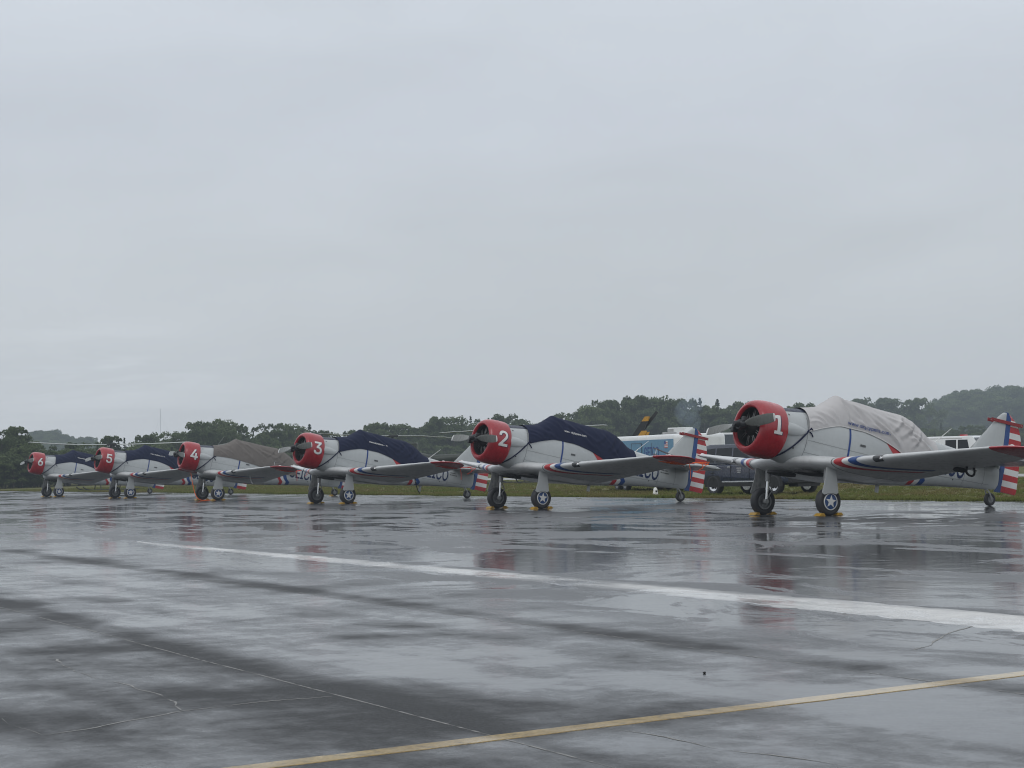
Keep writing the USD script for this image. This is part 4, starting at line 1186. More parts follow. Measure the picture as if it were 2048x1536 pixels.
# orange tie-down ropes knotted round the wing tips
def tip_rope(k, label, mat):
    t = thing('tie_down_rope', label, 'rope', group='tie-down ropes at the wing tips')
    b = 5.75
    rng = random.Random(k)
    for i in range(4):
        u0 = 0.45 + 0.12 * i
        loop = [wing_over(b - 0.3, u0 - .2, 1, 0.010), wing_over(b, u0, 1, 0.012), wing_over(b + 0.12, min(u0 + 0.2, .96), 1, 0.03), wing_under(b, min(u0 + 0.1, .95), 1, -0.012), wing_under(b - 0.25, u0 - 0.15, 1, -0.010)]
        obj('strand', tube(on_plane(k, PchipInterpolator(np.arange(5), np.array(loop))(np.linspace(0, 4, 24))), 0.011, 6), mat, t, 60)
    e = wing_over(b + 0.05, 0.97, 1, 0.0)
    for i in range(3):
        q = [e + [rng.uniform(-.1, .1), rng.uniform(-.2, .2), 0], e + [-0.35 - .2 * i, 0.15 * (i - 1), 0.03], e + [-0.6, -0.3 * (i - 1), -0.05 - .1 * i]]
        obj('strand', tube(on_plane(k, PchipInterpolator(np.arange(3), np.array(q))(np.linspace(0, 2, 16))), 0.011, 6), mat, t, 60)
    obj('hanging_end', tube(on_plane(k, np.array([e + [-0.1, 0, 0], e + [-0.12, 0.02, -0.2], e + [-0.11, 0.03, -0.45]])), 0.012, 6), mat, t, 60)
tip_rope(2, 'tangle of orange rope tied round the wing tip of aircraft two', M['rope_orange'])
tip_rope(3, 'red orange rope lashed along the wing tip of aircraft three', M['rope_red'])
tip_rope(4, 'red rope lashed along the wing tip of aircraft four', M['rope_red'])
rope('tie_down_rope', 'orange rope hanging from the red cowl of aircraft four to the wet ground', 4, [(0.95, 0.1, 1.35), (0.93, 0.15, 1.1), (0.90, 0.35, 0.6), (0.80, 0.55, 0.15), (0.62, 0.72, 0.015), (0.3, 0.85, 0.012), (0.0, 0.95, 0.012)], 0.016, M['rope_orange'])
def hanging_strap(k, b, u, ln, mat, label, sway=0.1):
    p = wing_under(b, u)
    pts = [p + [0, 0, 0.01], p + [-sway * .3, 0, -ln * .5], p + [-sway, 0.02, -ln]]
    rows = []
    for q in PchipInterpolator(np.arange(3), np.array(pts))(np.linspace(0, 2, 10)):
        rows.append([q + [0.022, 0, 0], q + [0, 0.006, 0], q + [-0.022, 0, 0], q + [0, -0.006, 0]])
    m = loft(np.array(rows))
    m.vertices = on_plane(k, m.vertices)
    obj('tie_down_strap', m, mat, None, 40, label, 'strap')
hanging_strap(3, 3.0, 0.95, 0.62, M['strap_black'], 'black strap hanging under the flap of aircraft three', 0.2)
hanging_strap(4, 3.2, 0.35, 0.42, M['strap_white'], 'pale strap hanging under the wing of aircraft four', 0.12)
e = wing_under(4.05, 0.82)
rope('tie_down_strap', 'black strap looped under the wing of aircraft one', 1, [e, e + [0.02, 0.0, -0.12], e + [-0.01, 0.05, -0.20], e + [-0.10, 0.06, -0.22], e + [-0.17, 0.06, -0.17], e + [-0.19, 0.04, -0.08], e + [-0.18, 0.02, 0.0]], 0.028, M['strap_black'], 'strap', 30)
e = wing_under(3.85, 0.80)
obj('strap_bundle', cat_(*[trimesh.creation.icosphere(2, 0.07).apply_transform(np.diag([1.4, 1.2, 0.8, 1])).apply_translation(on_plane(1, e + [dx, dy, -0.05 + dz])) for dx, dy, dz in ((0, 0, 0), (0.10, 0.03, 0.01), (-0.09, 0.02, -0.02))]), M['strap_black'], None, 60, 'black strap bundle tucked under the wing of aircraft one', 'strap')
# boards clamped to the tails and wing tips against gusts
def gust_board(k, p0, p1, w, th, mat, label, axis):
    t = thing('gust_lock', label, 'gust lock', group='gust lock boards')
    p0, p1 = np.asarray(p0, float), np.asarray(p1, float)
    for s in (1, -1):
        rows = []
        for q in (0, 1):
            c = p0 + (p1 - p0) * q
            off = np.array([0, s * (th + 0.014), 0]) if axis == 'y' else np.array([0, 0, s * (th + 0.014)])
            a = np.array([0, 0.010, 0]) if axis == 'y' else np.array([0, 0, 0.010])
            d = np.array([0, 0, w / 2]) if axis == 'y' else np.array([0, w / 2, 0])
            rows.append([c + off + a + d, c + off + a - d, c + off - a - d, c + off - a + d])
        m = loft(np.array(rows)); m = BM(m); m.vertices = on_plane(k, m.vertices)
        obj('board', m, mat, t, 20)
    for q in (0.06, 0.94):
        c = p0 + (p1 - p0) * q
        v = np.array([0, th + 0.04, 0]) if axis == 'y' else np.array([0, 0, th + 0.04])
        m = BM(tube([c + v, c - v], 0.012, 6)); m.vertices = on_plane(k, m.vertices)
        obj('bolt', m, M['chrome'], t, 40)
gust_board(1, (7.88, 0, 1.63), (8.98, 0, 1.63), 0.085, 0.06, M['lock_red'], 'red gust lock board across the fin top of aircraft one', 'y')
gust_board(2, (7.88, 0, 1.63), (8.98, 0, 1.63), 0.085, 0.06, M['lock_red'], 'red gust lock board across the fin top of aircraft two', 'y')
for k, lb in ((2, 'two'), (4, 'four')):
    gust_board(k, (3.05, 5.35, 0.05), (4.25, 5.35, -0.12), 0.10, 0.075, M['lock_grey'], f'grey gust lock board on the wing tip of aircraft {lb}', 'z')

# ------------------------------------------------------------------ vehicles behind the row
def wheel_set(t, cx, cy, R, w, side, rimmat, nm='wheel', spokes=5):
    wh = obj(nm, lathe([(0.0, -w * .3), (R * .30, -w * .30), (R * .52, -w * .42), (R * .62, -w * .46), (R * .64, w * .4), (0.0, w * .4)], 'y', 24).apply_transform(np.diag([1, -side, 1, 1.0])).apply_translation((cx, cy, R)), rimmat, t, 40)
    obj('tyre', tyre(R, w, R * .62).apply_translation((cx, cy, R)), M['tyre'], wh, 50)
    for i in range(spokes):
        a = i * 2 * PI / spokes + 0.3
        obj('spoke', boxm(cx + R * .34 * math.cos(a), cy + side * w * .40, R + R * .34 * math.sin(a), R * .16, 0.03, R * .16).apply_transform(np.eye(4)), M['dark'], wh, False)
    return wh
def profile_body(poly_xz, half_w, bev, tumble=None):
    """side outline (x, z) given width; tumble(z) narrows it upward"""
    p = poly_xz.buffer(-0.01).buffer(0.01)
    rows = []
    for o, y in ((-bev, -half_w), (0, -half_w + bev), (0, half_w - bev), (-bev, half_w)):
        ring = np.array(poly_xz.exterior.coords)[:-1]
        c = ring.mean(0)
        r2 = c + (ring - c) * (1 + o / max(0.4, np.ptp(ring[:, 1]) / 2)) if o else ring
        yy = np.full(len(ring), y)
        if tumble is not None:
            yy = yy * tumble(r2[:, 1])
        rows.append(np.c_[r2[:, 0], yy, r2[:, 1]])
    rows = np.array(rows)
    # side caps by triangulation
    v = rows.reshape(-1, 3); m = rows.shape[1]; f = []
    for i in range(3):
        for j in range(m):
            a, b = i * m + j, i * m + (j + 1) % m
            f += [(a, b, b + m), (a, b + m, a + m)]
    vv, ff = trimesh.creation.triangulate_polygon(Polygon(np.array(poly_xz.exterior.coords)[:-1]), engine='earcut')
    ff = np.asarray(ff) % m
    if len(vv) in (m, m + 1):
        f += [tuple(x) for x in ff[:, ::-1]] + [tuple(x + 3 * m) for x in ff]
    t = TM(v, f)
    t.fix_normals()
    return t
# --- dark sport-utility vehicle, nose towards the right and the camera
def build_suv():
    rr, fr = np.array([7.62, 79.3]), np.array([9.55, 76.75])
    d = fr - rr; wb = 3.25
    h = math.degrees(math.atan2(d[1], d[0]))
    dn = d / np.linalg.norm(d); left = np.array([-dn[1], dn[0]])
    o = rr + dn * 0.0 + left * 0.84
    t = thing('sport_utility_vehicle', 'dark navy sport utility vehicle parked on the grass behind aircraft one', 'car', (o[0], o[1], 0), h)
    low = Polygon([(-0.95, 0.52), (-1.0, 0.75), (-0.98, 1.12), (2.35, 1.14), (2.6, 1.13), (3.5, 1.08), (3.98, 1.0), (4.08, 0.85), (4.08, 0.50), (3.9, 0.42), (-0.8, 0.42)])
    tumb = lambda z: np.interp(z, [0.4, 0.9, 1.15, 1.9], [0.97, 1.0, 0.97, 0.97])
    obj('body', profile_body(low, 0.98, 0.06, tumb), M['suv'], t, 30)
    cab = Polygon([(-0.93, 1.13), (-0.80, 1.55), (-0.66, 1.84), (-0.4, 1.90), (1.2, 1.91), (1.5, 1.86), (2.42, 1.14)])
    tumb2 = lambda z: np.interp(z, [1.1, 1.9], [0.95, 0.78])
    obj('cabin', profile_body(cab, 0.98, 0.05, tumb2), M['suv'], t, 30)
    def side_glass(pts, s):
        p = np.array(pts, float)
        y = 0.98 * np.interp(p[:, 1], [1.1, 1.9], [0.95, 0.78]) + 0.006
        vv, ff = trimesh.creation.triangulate_polygon(Polygon(p), engine='earcut')
        y = 0.98 * np.interp(vv[:, 1], [1.1, 1.9], [0.95, 0.78]) + 0.006
        m = TM(np.c_[vv[:, 0], s * y, vv[:, 1]], np.asarray(ff))
        if m.face_normals[:, 1].mean() * s < 0:
            m.invert()
        return m
    for s in (1, -1):
        for pts in ([(-0.70, 1.22), (-0.55, 1.72), (0.0, 1.76), (0.02, 1.22)], [(0.08, 1.22), (0.08, 1.76), (0.92, 1.77), (0.95, 1.22)], [(1.02, 1.22), (1.0, 1.77), (1.42, 1.73), (2.15, 1.22)]):
            obj('side_window', side_glass(pts, s), M['window'], t, False)
        obj('sill_trim', boxm(1.5, s * 0.965, 0.50, 2.0, 0.05, 0.045), M['chrome'], t, False)
        obj('lower_cladding', boxm(1.5, s * 0.955, 0.40, 2.2, 0.06, 0.16), M['suv_black'], t, False)
        for x in (0.05, 1.0):
            obj('door_handle', boxm(x - 0.1, s * 0.985, 1.05, 0.16, 0.03, 0.035), M['chrome'], t, False)
        for x in (0.0, 0.98, 1.98):
            obj('door_gap', boxm(x, s * 0.978, 0.82, 0.014, 0.012, 0.6), M['dark'], t, False)
        obj('mirror', boxm(1.95, s * 1.08, 1.22, 0.12, 0.2, 0.16, bev=0.03), M['suv'], t, 40)
        for cx in (0.0, wb):
            wheel_set(t, cx, s * 0.85, 0.375, 0.26, s, M['chrome'])
            obj('wheel_arch', prism(Polygon([(0.47 * math.cos(a), 0.47 * math.sin(a)) for a in np.linspace(-0.05 * PI, 1.05 * PI, 20)]), 0.05, 'y').apply_translation((cx, s * 0.945 - 0.025, 0.375)), M['suv_black'], t, 30)
        obj('headlight', boxm(4.02, s * 0.74, 0.92, 0.14, 0.42, 0.15, bev=0.03), M['lens'], t, 30)
        obj('turn_lens', boxm(4.03, s * 0.74, 0.815, 0.13, 0.42, 0.05), M['amber'], t, False)
        obj('fog_lamp', lathe([(0.0, -.02), (0.06, -.02), (0.05, .03), (0.0, .03)], 'x', 14).apply_translation((4.10, s * 0.66, 0.60)), M['lens'], t, 40)
    obj('bumper', boxm(4.05, 0, 0.56, 0.22, 1.86, 0.30, bev=0.05), M['suv_black'], t, 30)
    obj('grille', boxm(4.05, 0, 0.88, 0.10, 0.95, 0.22), M['suv_black'], t, False)
    for s in (1, -1):
        obj('bumper_trim', boxm(4.165, s * 0.42, 0.665, 0.02, 0.42, 0.035), M['chrome'], t, False)
        obj('bumper_grille', boxm(4.16, s * 0.42, 0.58, 0.02, 0.42, 0.10), M['grey_plastic'], t, False)
    obj('number_plate', boxm(4.172, 0, 0.60, 0.02, 0.32, 0.15), M['plate'], t, False)
    obj('skid_plate', boxm(3.85, 0, 0.35, 0.5, 1.1, 0.14), M['suv_black'], t, False)
    obj('windscreen', TM([(1.56, -0.72, 1.83), (1.56, 0.72, 1.83), (2.36, 0.86, 1.20), (2.36, -0.86, 1.20)], [(0, 2, 1), (0, 3, 2)]).apply_translation((0.03, 0, 0.03)), M['window'], t, False)
    # lettering on the door
    for i in range(3):
        obj('door_lettering', boxm(1.45, -0.988, 1.00 - i * 0.075, 0.26 - 0.04 * i, 0.006, 0.028), M['plate'], t, False)
build_suv()

# --- white and sky-blue enclosed trailer, long side towards the camera
def build_trailer():
    A, Bq = np.array([3.55, 98.3]), np.array([6.80, 88.4])       # rear and front corner of the near side
    d = Bq - A; Ln = np.linalg.norm(d); h = math.degrees(math.atan2(d[1], d[0]))
    t = thing('enclosed_trailer', 'white and sky blue enclosed trailer lettered in blue behind aircraft two', 'trailer', (A[0], A[1], 0), h)
    W = 2.35                                                          # local x along, y to the left (away from the camera)
    H0, H1 = 0.42, 2.45
    ring = sbox(0.0, 0.0, Ln + 0.2, W)
    fr = 0.55
    poly = Polygon([(0, 0), (Ln - 0.1, 0)] + [(Ln - 0.1 + fr * math.sin(a) * 1.1, W / 2 - (W / 2) * math.cos(a) ) for a in np.linspace(0.12, PI - 0.12, 9)] + [(Ln - 0.1, W), (0, W)])
    rows = []
    for z, ins in ((H0, 0.0), (H1 - 0.20, 0.0), (H1 - 0.10, 0.015), (H1 - 0.03, 0.06), (H1, 0.14)):
        c = np.array(poly.exterior.coords)[:-1]
        m = np.array([Ln / 2, W / 2])
        q = c.copy()
        q[:, 0] = m[0] + (c[:, 0] - m[0]) * (1 - ins / (Ln / 2)); q[:, 1] = m[1] + (c[:, 1] - m[1]) * (1 - ins / (W / 2))
        rows.append(np.c_[q, np.full(len(q), z)])
    obj('body', loft(np.array(rows)), M['trailer_white'], t, 25)
    obj('side_panel', boxm(Ln / 2 - 0.05, -0.008, 1.46, Ln - 0.12, 0.02, 1.56), M['trailer_blue'], t, False)
    obj('lower_panel', boxm(Ln / 2 - 0.05, -0.010, 0.56, Ln - 0.12, 0.02, 0.22), M['trailer_shade'], t, False)
    dr = obj('side_door', boxm(6.15, -0.028, 1.34, 1.15, 0.03, 1.50), M['trailer_blue'], t, False)
    for x, w_, z, h_ in ((6.15, 1.19, 2.105, 0.02), (6.15, 1.19, 0.58, 0.02), (5.56, 0.02, 1.34, 1.54), (6.74, 0.02, 1.34, 1.54)):
        obj('door_frame', boxm(x, -0.048, z, w_, 0.012, h_), M['seam'], dr, False)
    obj('door_handle', boxm(6.62, -0.06, 1.25, 0.05, 0.04, 0.14), M['chrome'], dr, False)
    for x in (2.4, 4.6, 7.9):
        obj('panel_joint', boxm(x, -0.022, 1.40, 0.018, 0.01, 1.42), M['seam'], t, False)
    pts, fc = text_sheet('GEICO', 0.42, True)
    sc = 1.75 / pts[:, 0].max()
    def flat(p, f_, x0, z0, sx, y=-0.024):
        m = TM(np.c_[x0 + p[:, 0] * sx, np.full(len(p), y), z0 + p[:, 1]], f_)
        if m.face_normals[:, 1].mean() > 0:
            m.invert()
        return m
    obj('lettering', flat(pts, fc, 6.95, 1.50, sc, -0.026), M['geico_blue'], t, False)
    # small flag
    fl = obj('flag_field', boxm(9.55, -0.022, 2.02, 0.36, 0.012, 0.30), M['number_white'], t, False)
    obj('flag_canton', boxm(9.45, -0.030, 2.10, 0.16, 0.01, 0.14), M['geico_blue'], fl, False)
    for i in range(4):
        obj('flag_stripe', boxm(9.55, -0.0285, 1.89 + 0.043 * i * 1.6, 0.36, 0.004, 0.03), M['stripe_red'], fl, False)
    # tandem wheels, arches and a red reflector line
    for cx in (3.35, 4.35):
        wheel_set(t, cx, 0.16, 0.35, 0.24, -1, M['rim'], spokes=6)
    for cx in (3.35, 4.35):
        wheel_set(t, cx, W - 0.16, 0.35, 0.24, 1, M['rim'], spokes=6)
    obj('wheel_arch', boxm(3.85, 0.02, 0.74, 2.0, 0.10, 0.08), M['trailer_white'], t, False)
    obj('wheel_housing', boxm(3.85, 0.30, 0.50, 1.95, 0.56, 0.46), M['dark'], t, False)
    obj('rub_rail', boxm(Ln / 2, -0.02, 0.43, Ln, 0.05, 0.05), M['number_white'], t, False)
    obj('chassis', boxm(Ln / 2, W / 2, 0.34, Ln - 0.3, W - 0.5, 0.14), M['dark'], t, False)
    for x in (0.4, 2.2, 5.2, 7.2, 9.0):
        obj('side_marker', boxm(x, -0.05, 0.43, 0.10, 0.02, 0.035), M['beacon'] if x < 5 else M['amber'], t, False)
    obj('tongue', cat_(boxm(Ln + 0.9, W / 2, 0.42, 1.3, 0.14, 0.12)), M['dark'], t, False)
    obj('jack', tube([(Ln + 1.2, W / 2, 0.02), (Ln + 1.2, W / 2, 0.75)], 0.04, 8), M['grey_plastic'], t, 40)
    obj('roof_vent', boxm(7.0, 1.2, H1 + 0.06, 0.5, 0.5, 0.12, bev=0.03), M['grey_plastic'], t, 30)
    # loading ramp of the trailer: diagonal stay in front of the doors
    obj('awning_arm', tube([(5.35, -0.10, 1.05), (6.4, -0.10, 1.85)], 0.02, 6), M['number_white'], t, 40)
build_trailer()

# --- tall white trailer with its roof cooler, behind the first
def build_coach():
    D = 113.0
    p0, p1 = at(1300, 900, D + 1.5), at(1440.5, 897, D - 1.0)
    A, Bq = p0[:2], p1[:2]
    d = Bq - A; Ln = np.linalg.norm(d); h = math.degrees(math.atan2(d[1], d[0]))
    top = at(1438, 866.0, D)[2]
    t = thing('support_trailer', 'tall white trailer with rooftop cooler and blue lettering behind the sky blue one', 'trailer', (A[0], A[1], 0), h)
    obj('body', boxm(Ln / 2, 1.25, (top + 0.5) / 2, Ln, 2.5, top - 0.5, bev=0.06), M['trailer_white'], t, 25)
    obj('corner_post', boxm(Ln + 0.03, 0.02, (top + 0.5) / 2, 0.10, 0.10, top - 0.52), M['letter_navy'], t, False)
    obj('front_wall', boxm(Ln + 0.05, 1.25, (top + 0.5) / 2, 0.06, 2.36, top - 0.7), M['slate'], t, False)
    obj('roof_rail', boxm(Ln / 2, -0.01, top - 0.04, Ln, 0.05, 0.06), M['letter_navy'], t, False)
    pts, fc = text_sheet('GEICO', 0.30, True)
    sc = 1.45 / pts[:, 0].max()
    z0 = at(1421, 893, D)[2]
    m = TM(np.c_[Ln - 0.42 - 1.45 + pts[:, 0] * sc, np.full(len(pts), -0.012), z0 + pts[:, 1]], fc)
    if m.face_normals[:, 1].mean() > 0:
        m.invert()
    obj('lettering', m, M['geico_blue'], t, False)
    x0, x1 = (at(1338, 860, D)[0] - A[0]), (at(1379, 860, D)[0] - A[0])
    w = x1 - x0
    ac = obj('roof_cooler', boxm((x0 + x1) / 2, 0.75, top + 0.19, w, 0.9, 0.36, bev=0.05), M['trailer_white'], t, 30)
    for i in range(5):
        obj('grille', boxm(x0 + 0.22, 0.295, top + 0.09 + i * 0.05, 0.34, 0.02, 0.025), M['grey_plastic'], ac, False)
    obj('cooler_base', boxm((x0 + x1) / 2, 0.75, top + 0.0, w + 0.1, 1.0, 0.05), M['letter_navy'], t, False)
    for cx in (1.2, Ln - 1.2):
        for cy in (0.2, 2.3):
            wheel_set(t, cx, cy, 0.42, 0.26, -1 if cy < 1 else 1, M['rim'], spokes=6)
build_coach()

# --- white van with red roof lamps, right of aircraft one's cover
def build_van():
    D = 112.0
    p = at(1838, 980, D)
    x0 = (at(1826, 880, D)[0], D + 1.2); x1 = (at(1944, 880, D)[0] + 1.0, D - 1.6)
    d = np.array(x1) - np.array(x0); h = math.degrees(math.atan2(d[1], d[0]))
    t = thing('passenger_van', 'white van with red roof lamps seen above the wing of aircraft one', 'van', (x0[0], x0[1], 0), h)
    rz = at(1890, 873, D)[2]
    Ls = np.linalg.norm(d)
    s_ = 1.0
    low = Polygon([(-0.9, 0.40), (-0.95, 1.2), (Ls - 0.35, 1.22), (Ls + 0.55, 1.10), (Ls + 0.62, 0.95), (Ls + 0.62, 0.40)])
    obj('body', profile_body(low, 0.98, 0.05), M['van_white'], t, 30)
    cab = Polygon([(-0.94, 1.2), (-0.86, rz - 0.12), (-0.7, rz), (Ls - 1.25, rz), (Ls - 1.05, rz - 0.05), (Ls - 0.42, 1.21)])
    obj('cabin', profile_body(cab, 0.97, 0.06, lambda z: np.interp(z, [1.2, 2.3], [1.0, 0.88])), M['van_white'], t, 30)
    for s in (1, -1):
        for a, b in ((-0.6, 0.25), (0.35, 0.95), (Ls - 2.55, Ls - 1.95), (Ls - 1.85, Ls - 1.2)):
            yb = lambda z: s * (0.97 * np.interp(z, [1.2, 2.3], [1.0, 0.88]) + 0.008)
            z0, z1 = 1.38, rz - 0.20
            m = TM([(a, yb(z0), z0), (b, yb(z0), z0), (b - (0.12 if b > Ls - 1.3 else 0), yb(z1), z1), (a, yb(z1), z1)], [(0, 1, 2), (0, 2, 3)])
            if m.face_normals[:, 1].mean() * s < 0:
                m.invert()
            obj('side_window', m, M['window'], t, False)
        for cx in (0.2, Ls - 0.3):
            wheel_set(t, cx, s * 0.84, 0.36, 0.24, s, M['rim'])
    for x in (0.35, Ls - 1.75):
        obj('roof_lamp', boxm(x, -0.3, rz + 0.03, 0.28, 0.45, 0.08, bev=0.03), M['beacon'], t, 30)
    obj('roof_trim', boxm(Ls / 2 - 1.0, -0.87, rz - 0.12, Ls * 0.75, 0.03, 0.03), M['grey_plastic'], t, False)
    obj('windscreen', TM([(Ls - 1.02, -0.8, rz - 0.12), (Ls - 1.02, 0.8, rz - 0.12), (Ls - 0.45, 0.9, 1.28), (Ls - 0.45, -0.9, 1.28)], [(0, 2, 1), (0, 3, 2)]).apply_translation((0.035, 0, 0.02)), M['window'], t, False)
    obj('bumper', boxm(Ls + 0.62, 0, 0.52, 0.12, 1.9, 0.2, bev=0.04), M['grey_plastic'], t, 30)
build_van()

# --- helicopters parked behind the row
def build_heli(label, hub, tail_dir, blade_dir, droop, fin_col, tail_col, tail_rotor_deg=35.0, rotor_side=1, rotor_mat='blade_top'):
    """hub: world point of the rotor head; tail_dir, blade_dir: directions on the ground"""
    hub = np.asarray(hub, float)
    td = np.asarray(tail_dir, float); td /= np.linalg.norm(td)
    h = math.degrees(math.atan2(-td[1], -td[0]))
    t = thing('helicopter', label, 'helicopter', (hub[0], hub[1], 0), h)
    k = hub[2] / 3.75
    rows = []
    for x, w, zb, zt in ((2.95, 0.05, 1.05, 1.2), (2.75, 0.55, 0.75, 1.55), (2.2, 0.95, 0.58, 2.0), (1.4, 1.15, 0.52, 2.35), (0.0, 1.2, 0.52, 2.45), (-1.2, 1.1, 0.62, 2.45), (-2.0, 0.75, 0.9, 2.3), (-2.7, 0.42, 1.2, 2.1), (-3.2, 0.36, 1.35, 2.05)):
        th = np.linspace(0, 2 * PI, 24, endpoint=False)
        c, s = np.cos(th), np.sin(th)
        e = 2 / 2.7
        rows.append(np.c_[np.full(24, x), w * np.sign(c) * abs(c) ** e, (zb + zt) / 2 + (zt - zb) / 2 * np.sign(s) * abs(s) ** e])
    obj('fuselage', loft(np.array(rows)), M['heli'], t, 40)
    obj('engine_cowling', boxm(-0.7, 0, 2.72, 2.4, 0.85, 0.62, bev=0.12), M['heli'], t, 40)
    boom = []
    for x, w, z, hh in ((-3.1, 0.36, 1.72, 0.34), (-5.5, 0.24, 1.85, 0.25), (-8.0, 0.14, 2.0, 0.16)):
        th = np.linspace(0, 2 * PI, 16, endpoint=False)
        boom.append(np.c_[np.full(16, x), w * np.cos(th), z + hh * np.sin(th)])
    obj('tail_boom', loft(np.array(boom)), tail_col, t, 40)
    fin = Polygon([(-7.55, 1.95), (-8.95, 3.72), (-9.38, 3.72), (-8.35, 1.90)])
    f_ = obj('tail_fin', prism(fin, 0.14, 'y').apply_translation((0, -0.07, 0)), tail_col, t, 30)
    obj('fin_cap', prism(Polygon([(-8.955, 3.725), (-9.20, 4.02), (-9.50, 4.02), (-9.385, 3.725)]), 0.15, 'y').apply_translation((0, -0.075, 0)), fin_col, f_, 30)
    if fin_col is not tail_col:
        obj('fin_panel', prism(Polygon([(-7.55, 1.98), (-8.5, 3.15), (-8.95, 3.15), (-8.3, 1.98)]).buffer(-0.02), 0.015, 'y').apply_translation((-0.42, 0.075, 0.0)), fin_col, f_, 30)
        obj('fin_panel', prism(Polygon([(-7.95, 1.98), (-8.9, 3.05), (-9.3, 3.05), (-8.7, 1.98)]), 0.10, 'y').apply_translation((-0.18, -0.05, 0.0)), fin_col, f_, 30)
    obj('stabiliser', boxm(-6.3, 0, 1.95, 0.6, 2.6, 0.06), tail_col, t, 30)
    for s in (1, -1):
        sk = obj('skid', tube([(-1.9, s * 1.25, 0.05), (1.9, s * 1.25, 0.05), (2.35, s * 1.25, 0.16), (2.55, s * 1.25, 0.34)], 0.045, 8), M['heli_black'], t, 40)
        for x in (-0.9, 1.1):
            obj('strut', tube([(x, s * 1.25, 0.06), (x, s * 0.95, 0.42), (x, s * 0.4, 0.66)], 0.04, 8), M['heli_black'], sk, 40)
        obj('cabin_window', boxm(1.35, s * 1.08, 1.75, 0.9, 0.06, 0.6), M['window'], t, False)
        obj('door_window', boxm(0.0, s * 1.15, 1.75, 0.9, 0.06, 0.55), M['window'], t, False)
    zz = hub[2]
    mast = obj('rotor_mast', tube([(0, 0, 2.9), (0, 0, zz)], 0.09, 10), M['heli_black'], t, 40)
    obj('rotor_head', cat_(boxm(0, 0, zz, 0.9, 0.30, 0.16, bev=0.04)).apply_transform(trimesh.transformations.rotation_matrix(math.atan2(blade_dir[1], blade_dir[0]) - math.radians(h), [0, 0, 1])), M['heli_black'], mast, 40)
    ba = math.atan2(blade_dir[1], blade_dir[0]) - math.radians(h)
    for s, dr in ((1, droop[0]), (-1, droop[1])):
        rows = []
        for q in np.linspace(0.05, 1, 14):
            r = q * 7.1
            z = zz + dr * q ** 2
            ch = 0.27 if q > 0.1 else 0.14
            dx, dy = math.cos(ba) * s * r, math.sin(ba) * s * r
            nx, ny = -math.sin(ba) * ch, math.cos(ba) * ch
            rows.append([(dx + nx, dy + ny, z - 0.01), (dx + nx * .3, dy + ny * .3, z + 0.05), (dx - nx, dy - ny, z + 0.01), (dx, dy, z - 0.03)])
        obj('rotor_blade', loft(np.array(rows)), M['blade_top'], mast, 30)
    tr = [(-9.05, 0.18, 3.45)]
    c, s = math.cos(math.radians(tail_rotor_deg)), math.sin(math.radians(tail_rotor_deg))
    obj('tail_rotor', cat_(boxm(0, 0, 0, 2.6, 0.03, 0.20).apply_transform(trimesh.transformations.rotation_matrix(math.radians(tail_rotor_deg), [0, 1, 0])).apply_translation((-9.05, 0.2 * rotor_side, 3.35))), M[rotor_mat], t, 30)
h1 = at(785, 872, 158.0); h1t = at(918, 877.3, 163.0)
build_heli('dark helicopter behind aircraft three, pale rotor blade above its wing', h1, (0.86, -0.1), (h1t - h1)[:2], (h1t[2] - h1[2], 0.25), M['heli'], M['heli'], 36)
h2 = at(1041, 857.5, 136.0); l2, r2 = at(860, 866.5, 140.0), at(1223, 850, 131.0)
t2 = at(1275, 870, 131.5)
build_heli('black helicopter with gold tail fin behind aircraft two', h2, (t2 - h2)[:2], (r2 - h2)[:2], (r2[2] - h2[2], l2[2] - h2[2]), M['heli_gold'], M['heli_black'], 47, -1, 'heli_black')
h3 = at(222, 889.5, 165.0); h3t = at(64, 884.6, 160.5)
build_heli('dark helicopter behind aircraft five and six, long rotor blade to the left', h3, (0.8, 0.35), (h3t - h3)[:2], (h3t[2] - h3[2], 0.1), M['heli'], M['heli'], 10)

# bluish exhaust smoke drifting up from the generator behind the trailers
mat_smoke = usdkit.material(stage, L + 'smoke', {'v': ('principled_volume', {'color': (0.62, 0.78, 0.95), 'density': 0.11, 'anisotropy': 0.0})}, volume='v.volume')
sm = []
for px, py, rx_, rz_ in ((1384, 846, 0.55, 0.75), (1374, 824, 0.75, 0.85), (1386, 806, 0.7, 0.6)):
    c = at(px, py, 123.0)
    b_ = trimesh.creation.icosphere(3, 1.0)
    b_.vertices = b_.vertices * (1 + 0.5 * (meshkit.fbm(b_.vertices * 1.7 + px, 3, 5)[:, None] - 0.5)) * [rx_, rx_, rz_] + c
    sm.append(b_)
obj('smoke', cat_(*sm), mat_smoke, None, 60, 'faint bluish smoke above the rooftop cooler', 'smoke', kind='stuff')

# small white marker on the grass and a lump of debris on the apron
p = at(1311, 985.5, 1.0)
def ground_at(px, py):
    d = ray(px, py)
    return d * (EYE / -d[2]) + [0, 0, EYE]
g = ground_at(1311, 990)
mk = thing('edge_marker', 'small white edge marker standing on the grass left of the tail wheel', 'marker', (g[0], g[1], 0.0), 20)
obj('housing', cat_(lathe([(0.0, 0.0), (0.10, 0.0), (0.11, 0.04), (0.085, 0.16), (0.075, 0.24), (0.04, 0.29), (0.0, 0.30)], 'z', 18)), M['plastic_white'], mk, 40)
obj('lens', boxm(0.0, -0.088, 0.15, 0.07, 0.03, 0.07), M['dark'], mk, False)
g = ground_at(1409, 1347)
pb = trimesh.creation.icosphere(2, 0.009); pb.vertices = pb.vertices * [1.3, 1, 0.8] * (1 + 0.3 * (meshkit.noise(pb.vertices * 90, 3)[:, None] - 0.5))
